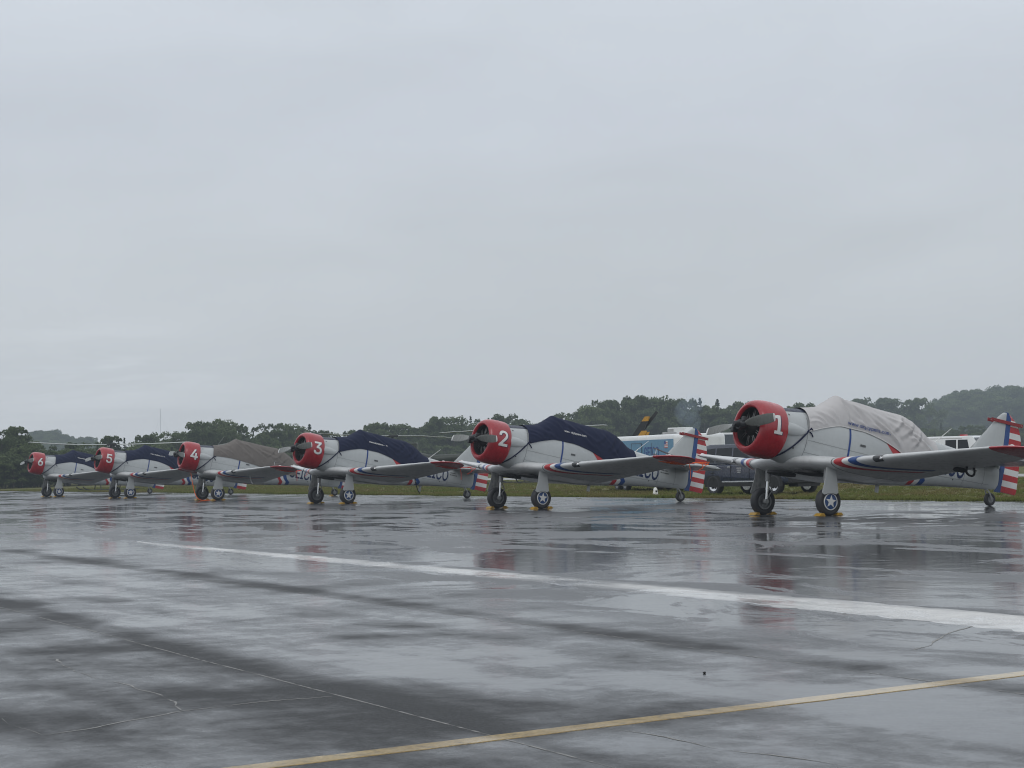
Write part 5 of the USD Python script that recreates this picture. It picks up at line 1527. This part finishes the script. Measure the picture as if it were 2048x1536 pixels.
obj('pebble', pb.apply_translation((g[0], g[1], 0.006)), M['dark'], None, 60, 'tiny black pebble on the wet apron above the yellow line', 'pebble')
# thin radio mast far off
md = at(323, 936, 1350.0)
mt_ = at(322, 818, 1350.0)
tw = thing('radio_mast', 'thin radio mast faint in the haze above the left trees', 'mast', (md[0], md[1], 0))
obj('mast', tube([(0, 0, 0), (0, 0, mt_[2])], [0.22, 0.16], 6), M['mast_grey'], tw, 40)
for zz in (0.45, 0.9):
    for i in range(3):
        a = i * 2 * PI / 3 + 0.4
        obj('guy_wire', tube([(0, 0, mt_[2] * zz), (18 * math.cos(a), 18 * math.sin(a), 0)], 0.03, 4), M['mast_grey'], tw, 40)

# ------------------------------------------------------------------ trees
def leaf_mat(name, c0, c1):
    return usdkit.material(stage, L + name, {
        'tc': ('texture_coordinate', {}),
        'oi': ('object_info', {}),
        'n': ('noise_texture', {'scale': 0.6, 'detail': 4.0, 'roughness': 0.6}),
        'a': ('math', {'math_type': 'multiply_add', 'value2': 0.35}),
        'ri': ('geometry', {}),
        'b': ('math', {'math_type': 'multiply_add', 'value2': 0.30}),
        'ramp': ('rgb_ramp', {'ramp': [(0.15, c0), (0.85, c1)]}),
        'd': ('principled_bsdf', {'roughness': 0.65, 'specular_ior_level': 0.25}),
        't': ('translucent_bsdf', {}),
        'mx': ('mix_closure', {'fac': 0.22}),
    }, [('tc.object', 'n.vector'), ('oi.random', 'a.value1'), ('n.fac', 'a.value3'), ('ri.random_per_island', 'b.value1'), ('a.value', 'b.value3'), ('b.value', 'ramp.fac'),
        ('ramp.color', 'd.base_color'), ('ramp.color', 't.color'), ('d.BSDF', 'mx.closure1'), ('t.BSDF', 'mx.closure2')], surface='mx.closure')
LEAF = {'broad': leaf_mat('broadleaf_foliage', (0.018, 0.034, 0.012), (0.075, 0.100, 0.035)), 'conifer': leaf_mat('conifer_foliage', (0.014, 0.026, 0.014), (0.040, 0.060, 0.030)), 'pale': leaf_mat('pale_foliage', (0.030, 0.050, 0.016), (0.095, 0.125, 0.045))}
BARK = paint('bark', (0.055, 0.047, 0.040), 0.85, dirt=0.6, scale=2.0)
def leaf_quads(centres, size, rng, out=None):
    n = len(centres)
    a = rng.normal(size=(n, 3)); a /= np.linalg.norm(a, axis=1, keepdims=True)
    b = rng.normal(size=(n, 3)); b -= (a * b).sum(1, keepdims=True) * a; b /= np.linalg.norm(b, axis=1, keepdims=True)
    s = size * rng.uniform(0.6, 1.3, (n, 1))
    a, b = a * s, b * s * 0.75
    v = np.stack([centres - a, centres - b * 0.8, centres + a, centres + b], 1).reshape(-1, 3)
    k = np.arange(n)[:, None] * 4
    f = np.concatenate([k + [0, 1, 2], k + [0, 2, 3]])
    return TM(v, f)
def broad_tree(seed, nlobes=26, wide=0.36, base=0.10, n=2600, lsz=0.022, lumpy=1.0):
    """unit-height tree: (trunk, crown)"""
    rng = np.random.default_rng(seed)
    cen, rad = [], []
    for i in range(nlobes):
        z = base + (1 - base) * rng.uniform(0.04, 0.92) ** 0.85
        env = wide * (np.sin(np.clip((z - base) / (1.0 - base), 0, 1) ** 0.75 * PI * 0.93) ** 0.65 + 0.10)
        r = env * math.sqrt(rng.uniform(0.1, 1.0)) * rng.uniform(0.8, 1.22)
        a = rng.uniform(0, 2 * PI)
        rr = rng.uniform(0.055, 0.135) * lumpy
        cen.append([r * math.cos(a), r * math.sin(a), min(z, 1 - rr)])
        rad.append(rr)
    cen.append([rng.uniform(-.05, .05), rng.uniform(-.05, .05), 0.90]); rad.append(0.10)
    cen, rad = np.array(cen), np.array(rad)
    k = rng.choice(len(cen), n, p=rad**2 / (rad**2).sum())
    d = rng.normal(size=(n, 3)); d /= np.linalg.norm(d, axis=1, keepdims=True)
    d[:, 2] = np.where(d[:, 2] < -0.3, -d[:, 2] * 0.6, d[:, 2])
    p = cen[k] + d * (rad[k] * rng.uniform(0.55, 1.12, n) ** 0.6)[:, None]
    p[:, 2] = np.maximum(p[:, 2], 0.02)
    crown = leaf_quads(p, lsz, rng)
    parts = [tube([(0, 0, -0.01), (0.006, 0.004, 0.2), (-0.004, 0.01, 0.5), (0.01, 0.0, 0.8)], [0.022, 0.018, 0.011, 0.004], 8)]
    for i in range(0, len(cen), 3):
        z0 = max(0.15, cen[i][2] - 0.22)
        parts.append(tube([(0, 0, z0), (cen[i][0] * .5, cen[i][1] * .5, (z0 + cen[i][2]) / 2 + .02), cen[i]], [0.009, 0.006, 0.002], 5))
    return cat_(*parts), crown
def conifer_tree(seed, n=2400, wide=0.17, lsz=0.018, gappy=0.0):
    rng = np.random.default_rng(seed)
    pts, br = [], []
    z = 0.06
    while z < 0.985:
        R = wide * (1 - z) ** 0.8 * rng.uniform(0.7, 1.15) + 0.008
        m = int(rng.integers(5, 9))
        a0 = rng.uniform(0, 2 * PI)
        for j in range(m):
            if rng.uniform() < gappy:
                continue
            a = a0 + j * 2 * PI / m + rng.uniform(-.3, .3)
            r = R * rng.uniform(0.6, 1.15)
            cnt = max(4, int(n * r / 26))
            q = rng.uniform(0.12, 1, cnt)
            dz = -0.28 * r * q ** 1.5 + 0.10 * r * (q > 0.8)
            w = 0.20 * r * (1.1 - q)
            pts.append(np.c_[r * q * math.cos(a) + rng.normal(0, 1, cnt) * w, r * q * math.sin(a) + rng.normal(0, 1, cnt) * w, z + dz + rng.normal(0, 0.006, cnt)])
            br.append(tube([(0, 0, z), (r * math.cos(a), r * math.sin(a), z - 0.25 * r)], [0.004, 0.001], 4))
        z += rng.uniform(0.028, 0.05)
    pts.append(np.c_[rng.normal(0, .004, 30), rng.normal(0, .004, 30), rng.uniform(0.93, 1.0, 30)])
    return cat_(tube([(0, 0, -0.01), (0.004, 0, 0.5), (0, 0, 0.99)], [0.018, 0.010, 0.002], 7), *br), leaf_quads(np.vstack(pts), lsz, rng)
PROTO_SPEC = {
    'oak_a': ('broad_tree', broad_tree(1, 30, 0.40, 0.06, 3000), 'broad'), 'oak_b': ('broad_tree', broad_tree(2, 22, 0.34, 0.10, 2600, 0.024), 'broad'), 'oak_c': ('broad_tree', broad_tree(3, 34, 0.46, 0.05, 3200, 0.022, 0.9), 'pale'),
    'tall_a': ('slender_tree', broad_tree(4, 24, 0.24, 0.10, 2300, 0.020), 'pale'), 'tall_b': ('slender_tree', broad_tree(5, 20, 0.21, 0.16, 1900, 0.020, 0.85), 'broad'),
    'open_a': ('open_crowned_tree', broad_tree(8, 15, 0.34, 0.25, 1500, 0.022, 0.85), 'broad'),
    'fir_a': ('conifer_tree', conifer_tree(6), 'conifer'), 'fir_b': ('conifer_tree', conifer_tree(7, 1700, 0.14, 0.017, 0.25), 'conifer')}
first = {}
def tree(kind, px, ytop, D, label, group=None, wide=1.0, rz=None):
    base = at(px, 940, D)
    topz = at(px, ytop, D)[2]
    nm, (trunk, crown), leaf = PROTO_SPEC[kind]
    rr = random.Random(hash_int(px, ytop))
    rz = rr.uniform(0, 360) if rz is None else rz
    sc = (topz * wide, topz * wide, topz)
    t = thing(nm, label, 'tree', (base[0], base[1], 0), rz, group, sc)
    if kind not in first:
        obj('trunk', trunk, BARK, t, 50)
        obj('crown', crown, LEAF[leaf], t, False)
        first[kind] = t
    else:
        t.GetReferences().AddInternalReference(first[kind].GetPath())
        t.SetInstanceable(True)
    return t
def hash_int(a, b):
    return int(a * 7919 + b * 104729) % 1000003
# the skyline of the wood's edge, read off the photograph: (x, top, kind)
SKY = [(-22, 856, 'oak_b'), (4, 856, 'oak_a'), (32, 853, 'oak_b'), (52, 869, 'tall_b'), (75, 884, 'oak_c'), (108, 888, 'oak_a'), (140, 886, 'oak_b'), (170, 884, 'oak_c'), (196, 886, 'fir_a'), (212, 876, 'fir_b'), (222, 873, 'oak_b'), (238, 880, 'fir_b'), (250, 877, 'fir_a'), (268, 879, 'oak_a'),
    (290, 870, 'oak_b'), (310, 864, 'oak_a'), (333, 862, 'oak_c'), (355, 863, 'oak_a'), (374, 864, 'tall_b'), (391, 845, 'oak_b'), (410, 840, 'oak_a'), (432, 834, 'oak_a'), (451, 838, 'tall_a'), (463, 862, 'oak_c'), (478, 848, 'tall_b'), (491, 853, 'open_a'), (508, 862, 'fir_b'), (527, 846, 'open_a'), (546, 861, 'oak_b'), (563, 847, 'open_a'), (580, 846, 'tall_a'), (597, 860, 'oak_c'), (608, 855, 'tall_b'), (621, 849, 'fir_a'),
    (641, 860, 'oak_b'), (658, 862, 'fir_a'), (676, 864, 'oak_a'), (692, 862, 'fir_b'), (712, 861, 'oak_b'), (729, 856, 'oak_a'), (747, 845, 'tall_a'), (760, 844, 'oak_b'), (777, 850, 'tall_b'), (791, 848, 'oak_a'), (806, 848, 'tall_a'), (819, 857, 'fir_a'), (832, 854, 'oak_b'), (845, 860, 'oak_a'), (856, 844, 'tall_b'), (872, 834, 'oak_b'), (893, 831, 'oak_a'), (910, 833, 'tall_a'), (927, 838, 'fir_a'), (944, 834, 'fir_b'), (958, 846, 'oak_c'),
    (980, 838, 'open_a'), (995, 828, 'tall_b'), (1008, 836, 'oak_b'), (1026, 826, 'oak_a'), (1046, 840, 'oak_b'), (1066, 846, 'oak_a'), (1088, 847, 'oak_b'), (1110, 840, 'oak_c'), (1127, 827, 'tall_b'), (1142, 835, 'oak_a'),
    (1158, 832, 'tall_a'), (1172, 820, 'oak_b'), (1186, 809, 'tall_a'), (1203, 797, 'oak_a'), (1220, 802, 'tall_b'), (1237, 799, 'oak_b'), (1251, 814, 'oak_a'), (1263, 800, 'tall_b'), (1276, 792, 'oak_b'), (1297, 793, 'oak_a'), (1317, 792, 'tall_a'), (1331, 806, 'oak_b'), (1344, 800, 'tall_b'), (1357, 809, 'fir_a'), (1373, 797, 'oak_b'), (1390, 807, 'oak_a'), (1404, 796, 'fir_a'), (1420, 812, 'oak_b'), (1439, 799, 'fir_a'), (1455, 810, 'oak_a'), (1472, 805, 'fir_b'), (1487, 802, 'oak_b'), (1508, 812, 'oak_a'), (1535, 818, 'oak_b'), (1562, 815, 'fir_a'), (1590, 812, 'oak_a'), (1609, 804, 'oak_b'), (1628, 812, 'tall_b'),
    (1655, 815, 'oak_a'), (1690, 812, 'oak_b')]
def depth(x):
    return float(np.interp(x, [-30, 200, 330, 700, 1150, 1700, 2100], [225, 240, 285, 330, 375, 420, 440]))
def where(x):
    spots = [(70, 'left of the sixth cowl'), (260, 'behind the fifth cowl'), (380, 'left of the fourth cowl'), (560, 'above the brown grey cover'), (660, 'above the third cowl'), (860, 'right of the third cover peak'), (970, 'left of the second cowl'), (1140, 'above the second cover'), (1300, 'left of the gold tail fin'), (1420, 'above the rooftop cooler'), (1500, 'just left of the first cowl'), (1640, 'behind the first cowl'), (2100, 'behind the pale grey cover')]
    for lim, s in spots:
        if x < lim:
            return s
KIND = {'oak_a': 'broad dark green tree', 'oak_b': 'rounded dark green tree', 'oak_c': 'broad paler green tree', 'tall_a': 'slender pale green tree', 'tall_b': 'slender dark green tree', 'open_a': 'open crowned tree', 'fir_a': 'dark pointed conifer', 'fir_b': 'thin gappy conifer'}
WIDE = {'oak_a': 1.0, 'oak_b': 1.0, 'oak_c': 1.1, 'tall_a': 1.15, 'tall_b': 1.15, 'open_a': 1.0, 'fir_a': 1.25, 'fir_b': 1.2}
rr = random.Random(77)
seen, total = {}, {}
for px, yt, kd in SKY:
    total[KIND[kd], where(px)] = total.get((KIND[kd], where(px)), 0) + 1
ORD = ['leftmost', 'second from the left', 'third from the left', 'fourth from the left', 'fifth from the left', 'sixth from the left', 'seventh from the left']
for px, yt, kd in SKY:
    kk = (KIND[kd], where(px)); i = seen.get(kk, 0); seen[kk] = i + 1
    which = '' if total[kk] == 1 else f', {ORD[i]}'
    yt2 = yt + rr.uniform(-1.5, 1.5)
    tree(kd, px, yt2, depth(px) + rr.uniform(-6, 6), f'{KIND[kd]} {where(px)}{which}', 'trees along the edge of the wood', WIDE[kd] * rr.uniform(0.82, 1.0))
# hazier trees farther back on the right, each one standing clear of the wood
ORD2 = ['leftmost', 'second from left', 'third from left', 'fourth from left', 'fifth from left', 'sixth from left', 'seventh from left', 'rightmost']
for px, yt, kd, wd in ((1718, 798, 'oak_b', 1.0), (1735, 793, 'oak_a', .9), (1752, 806, 'oak_b', .8), (1772, 796, 'oak_b', 1.0), (1796, 798, 'tall_b', 1.5), (1815, 812, 'oak_b', 1.0), (1843, 796, 'oak_b', .9), (1862, 804, 'oak_a', .9)):
    tree(kd, px, yt, 640 + rr.uniform(-20, 20), f'hazy {KIND[kd]} right of the grey cover peak, {ORD2.pop(0)}', 'hazy trees on the skyline right of the grey cover', wd)
# wood behind and between them: nobody could count it
def wood(name, label, pts, kinds, seed, kind='stuff', cat='wood'):
    """pts: x, y, z, height, width factor"""
    w = UsdGeom.PointInstancer.Define(stage, uniq('/World', name))
    meta(w.GetPrim(), label, cat, None, 'stuff')
    rels = []
    for kd in kinds:
        nm, (trunk, crown), leaf = PROTO_SPEC[kd]
        px = UsdGeom.Xform.Define(stage, str(w.GetPath()) + f'/{nm}_{len(rels) + 1:03d}')
        usdkit.mesh(stage, str(px.GetPath()) + '/trunk', trunk, BARK, 50)
        usdkit.mesh(stage, str(px.GetPath()) + '/crown', crown, LEAF[leaf], False)
        rels.append(px.GetPath())
    w.CreatePrototypesRel().SetTargets(rels)
    rng = np.random.default_rng(seed)
    n = len(pts)
    w.CreateProtoIndicesAttr([int(i) for i in rng.integers(0, len(kinds), n)])
    w.CreatePositionsAttr([Gf.Vec3f(float(p[0]), float(p[1]), float(p[2])) for p in pts])
    w.CreateScalesAttr([Gf.Vec3f(float(p[3] * p[4]), float(p[3] * p[4]), float(p[3])) for p in pts])
    w.CreateOrientationsAttr([Gf.Quath(float(math.cos(a / 2)), 0.0, 0.0, float(math.sin(a / 2))) for a in rng.uniform(0, 2 * PI, n)])
skx, sky_ = np.array([s[0] for s in SKY]), np.array([s[1] for s in SKY])
rng = np.random.default_rng(12)
pts = []
for i in range(900):
    px = rng.uniform(-60, 2110) if i < 620 else (rng.uniform(-700, -40) if i % 2 else rng.uniform(2060, 2900))
    D0 = depth(px)
    back = rng.uniform(-10, 40)
    D = D0 + back
    # keep below the skyline drawn by the single trees
    yt = (np.interp(px, skx, sky_) if px < 1690 else np.interp(px, [1690, 1830, 1900, 2100, 2900], [822, 838, 832, 828, 812]))
    lo = yt + rng.uniform(13, 42)
    b = at(px, 940, D)
    h = at(px, lo, D)[2]
    pts.append((b[0], b[1], 0.0, max(h, 3.0), rng.uniform(0.8, 1.15)))
for i in range(340):
    px = rng.uniform(-60, 2110) if i < 260 else (rng.uniform(-700, -40) if i % 2 else rng.uniform(2060, 2900))
    D = depth(px) - 12 + rng.uniform(-3, 3)
    b = at(px, 940, D)
    pts.append((b[0], b[1], 0.0, rng.uniform(2.0, 4.6), rng.uniform(1.2, 1.8)))
wood('wood', 'dense mixed wood that closes the far side of the field', pts, ['oak_a', 'oak_b', 'oak_c', 'tall_b', 'fir_a'], 4)
# wooded hills
def hill(name, label, crest, D, depth_m, seed, n, hrange, wname):
    """crest: (px, ytop) of the hill's skyline, trees included"""
    cx = np.array([c[0] for c in crest], float); cy = np.array([c[1] for c in crest], float)
    us = np.linspace(cx[0], cx[-1], 60)
    v, f = [], []
    m = 10
    H = []
    for i, px in enumerate(us):
        yt = float(np.interp(px, cx, cy))
        b = at(px, 940, D); top = max(at(px, yt, D)[2] - sum(hrange) / 2 * 0.85, -2.0)
        H.append((b[0], b[1], top))
        dirn = np.array([b[0], b[1]]) / np.linalg.norm(b[:2])
        for j in range(m + 1):
            q = j / m
            off = (q - 0.55) * depth_m
            zz = top * max(0.0, math.cos((q - 0.55) * PI * 0.9)) - 2.0
            v.append((b[0] + dirn[0] * off, b[1] + dirn[1] * off, zz))
            if i and j:
                a = (i - 1) * (m + 1) + j - 1
                f += [(a, a + 1, a + m + 2), (a, a + m + 2, a + m + 1)]
    t = TM(v, f)
    if t.face_normals[:, 2].mean() < 0:
        t.invert()
    obj(name, t, mat_grass, None, 60, kind='structure')
    rng = np.random.default_rng(seed)
    H = np.array(H)
    pts = []
    for _ in range(n):
        q = rng.uniform(0, len(us) - 1.001)
        i = int(q); g = q - i
        b = H[i] * (1 - g) + H[i + 1] * g
        r = rng.uniform(0.12, 0.62)
        off = (r - 0.55) * depth_m
        dirn = b[:2] / np.linalg.norm(b[:2])
        zz = b[2] * max(0.0, math.cos((r - 0.55) * PI * 0.9)) - 2.4
        pts.append((b[0] + dirn[0] * off, b[1] + dirn[1] * off, zz, rng.uniform(*hrange), rng.uniform(0.9, 1.25)))
    wood(wname, label, pts, ['oak_a', 'oak_b', 'tall_a'], seed)
hill('hill', 'hazy wood covering the hill at the right edge', [(1780, 868), (1830, 834), (1875, 810), (1890, 799), (1925, 789), (1975, 781), (2020, 779), (2060, 783), (2160, 800), (2300, 846)], 900.0, 300.0, 31, 420, (11, 16), 'hill_wood')
hill('hill', 'hazy wood covering the low hill at the left', [(10, 905), (50, 874), (66, 866), (85, 860), (110, 861), (128, 868), (140, 874), (150, 880), (162, 876), (176, 878), (190, 886), (230, 905)], 850.0, 220.0, 32, 260, (7, 11), 'hill_wood')

# short tufts along the turf's edge and over the grass
rng = np.random.default_rng(9)
tuft = []
for i in range(14):
    a = rng.uniform(0, 2 * PI); l = rng.uniform(0.5, 1.0); w = 0.10
    bx, by = rng.normal(0, 0.35, 2)
    tip = (bx + 0.5 * math.cos(a), by + 0.5 * math.sin(a), l)
    c, s = math.cos(a + PI / 2) * w, math.sin(a + PI / 2) * w
    tuft.append(TM([(bx - c, by - s, 0), (bx + c, by + s, 0), tip], [(0, 1, 2)]))
tuft = cat_(*tuft)
mat_blade = usdkit.material(stage, L + 'grass_blades', {
    'g': ('geometry', {}), 'n': ('noise_texture', {'scale': 0.16, 'detail': 6.0, 'roughness': 0.6}), 'oi': ('object_info', {}),
    'ramp': ('rgb_ramp', {'ramp': [(0.30, (0.080, 0.105, 0.020)), (0.48, (0.115, 0.125, 0.032)), (0.60, (0.14, 0.115, 0.045)), (0.75, (0.085, 0.11, 0.022))]}),
    'd': ('principled_bsdf', {'roughness': 0.8, 'specular_ior_level': 0.2}), 't': ('translucent_bsdf', {}), 'mx': ('mix_closure', {'fac': 0.3}),
}, [('g.position', 'n.vector'), ('n.fac', 'ramp.fac'), ('ramp.color', 'd.base_color'), ('ramp.color', 't.color'), ('d.BSDF', 'mx.closure1'), ('t.BSDF', 'mx.closure2')], surface='mx.closure')
gi = UsdGeom.PointInstancer.Define(stage, uniq('/World', 'grass'))
meta(gi.GetPrim(), 'short rough grass beyond the wet apron', 'grass', None, 'stuff')
usdkit.mesh(stage, str(gi.GetPath()) + '/tuft', tuft, mat_blade, False)
gi.CreatePrototypesRel().SetTargets([Sdf.Path(str(gi.GetPath()) + '/tuft')])
P, S, O = [], [], []
for i in range(30000):
    if i < 9000:
        u, v_ = rng.uniform(-190, -30), GRASS_V + 0.10 + abs(rng.normal(0, 0.35))
    else:
        u, v_ = -30 - 160 * rng.uniform(0, 1) ** 1.3, GRASS_V + 0.2 + 26 * rng.uniform(0, 1) ** 1.4
    q = lanes(u, v_)
    P.append(Gf.Vec3f(float(q[0]), float(q[1]), -0.004)); hh = rng.uniform(0.05, 0.13)
    S.append(Gf.Vec3f(float(hh * 1.6), float(hh * 1.6), float(hh)))
    a = rng.uniform(0, 2 * PI); O.append(Gf.Quath(float(math.cos(a / 2)), 0.0, 0.0, float(math.sin(a / 2))))
gi.CreateProtoIndicesAttr([0] * len(P)); gi.CreatePositionsAttr(P); gi.CreateScalesAttr(S); gi.CreateOrientationsAttr(O)

# ------------------------------------------------------------------ damp air
HAZE = 0.00034
mat_haze = usdkit.material(stage, L + 'haze', {'v': ('principled_volume', {'color': (0.80, 0.90, 1.0), 'density': HAZE, 'anisotropy': 0.2})}, volume='v.volume')
hz = trimesh.creation.box((2400, 1500, 76.0)); hz.apply_translation((0, 690, 76 / 2 - 5.0))
obj('haze', hz, mat_haze, None, False, 'thin grey haze over the airfield', 'haze', kind='stuff')
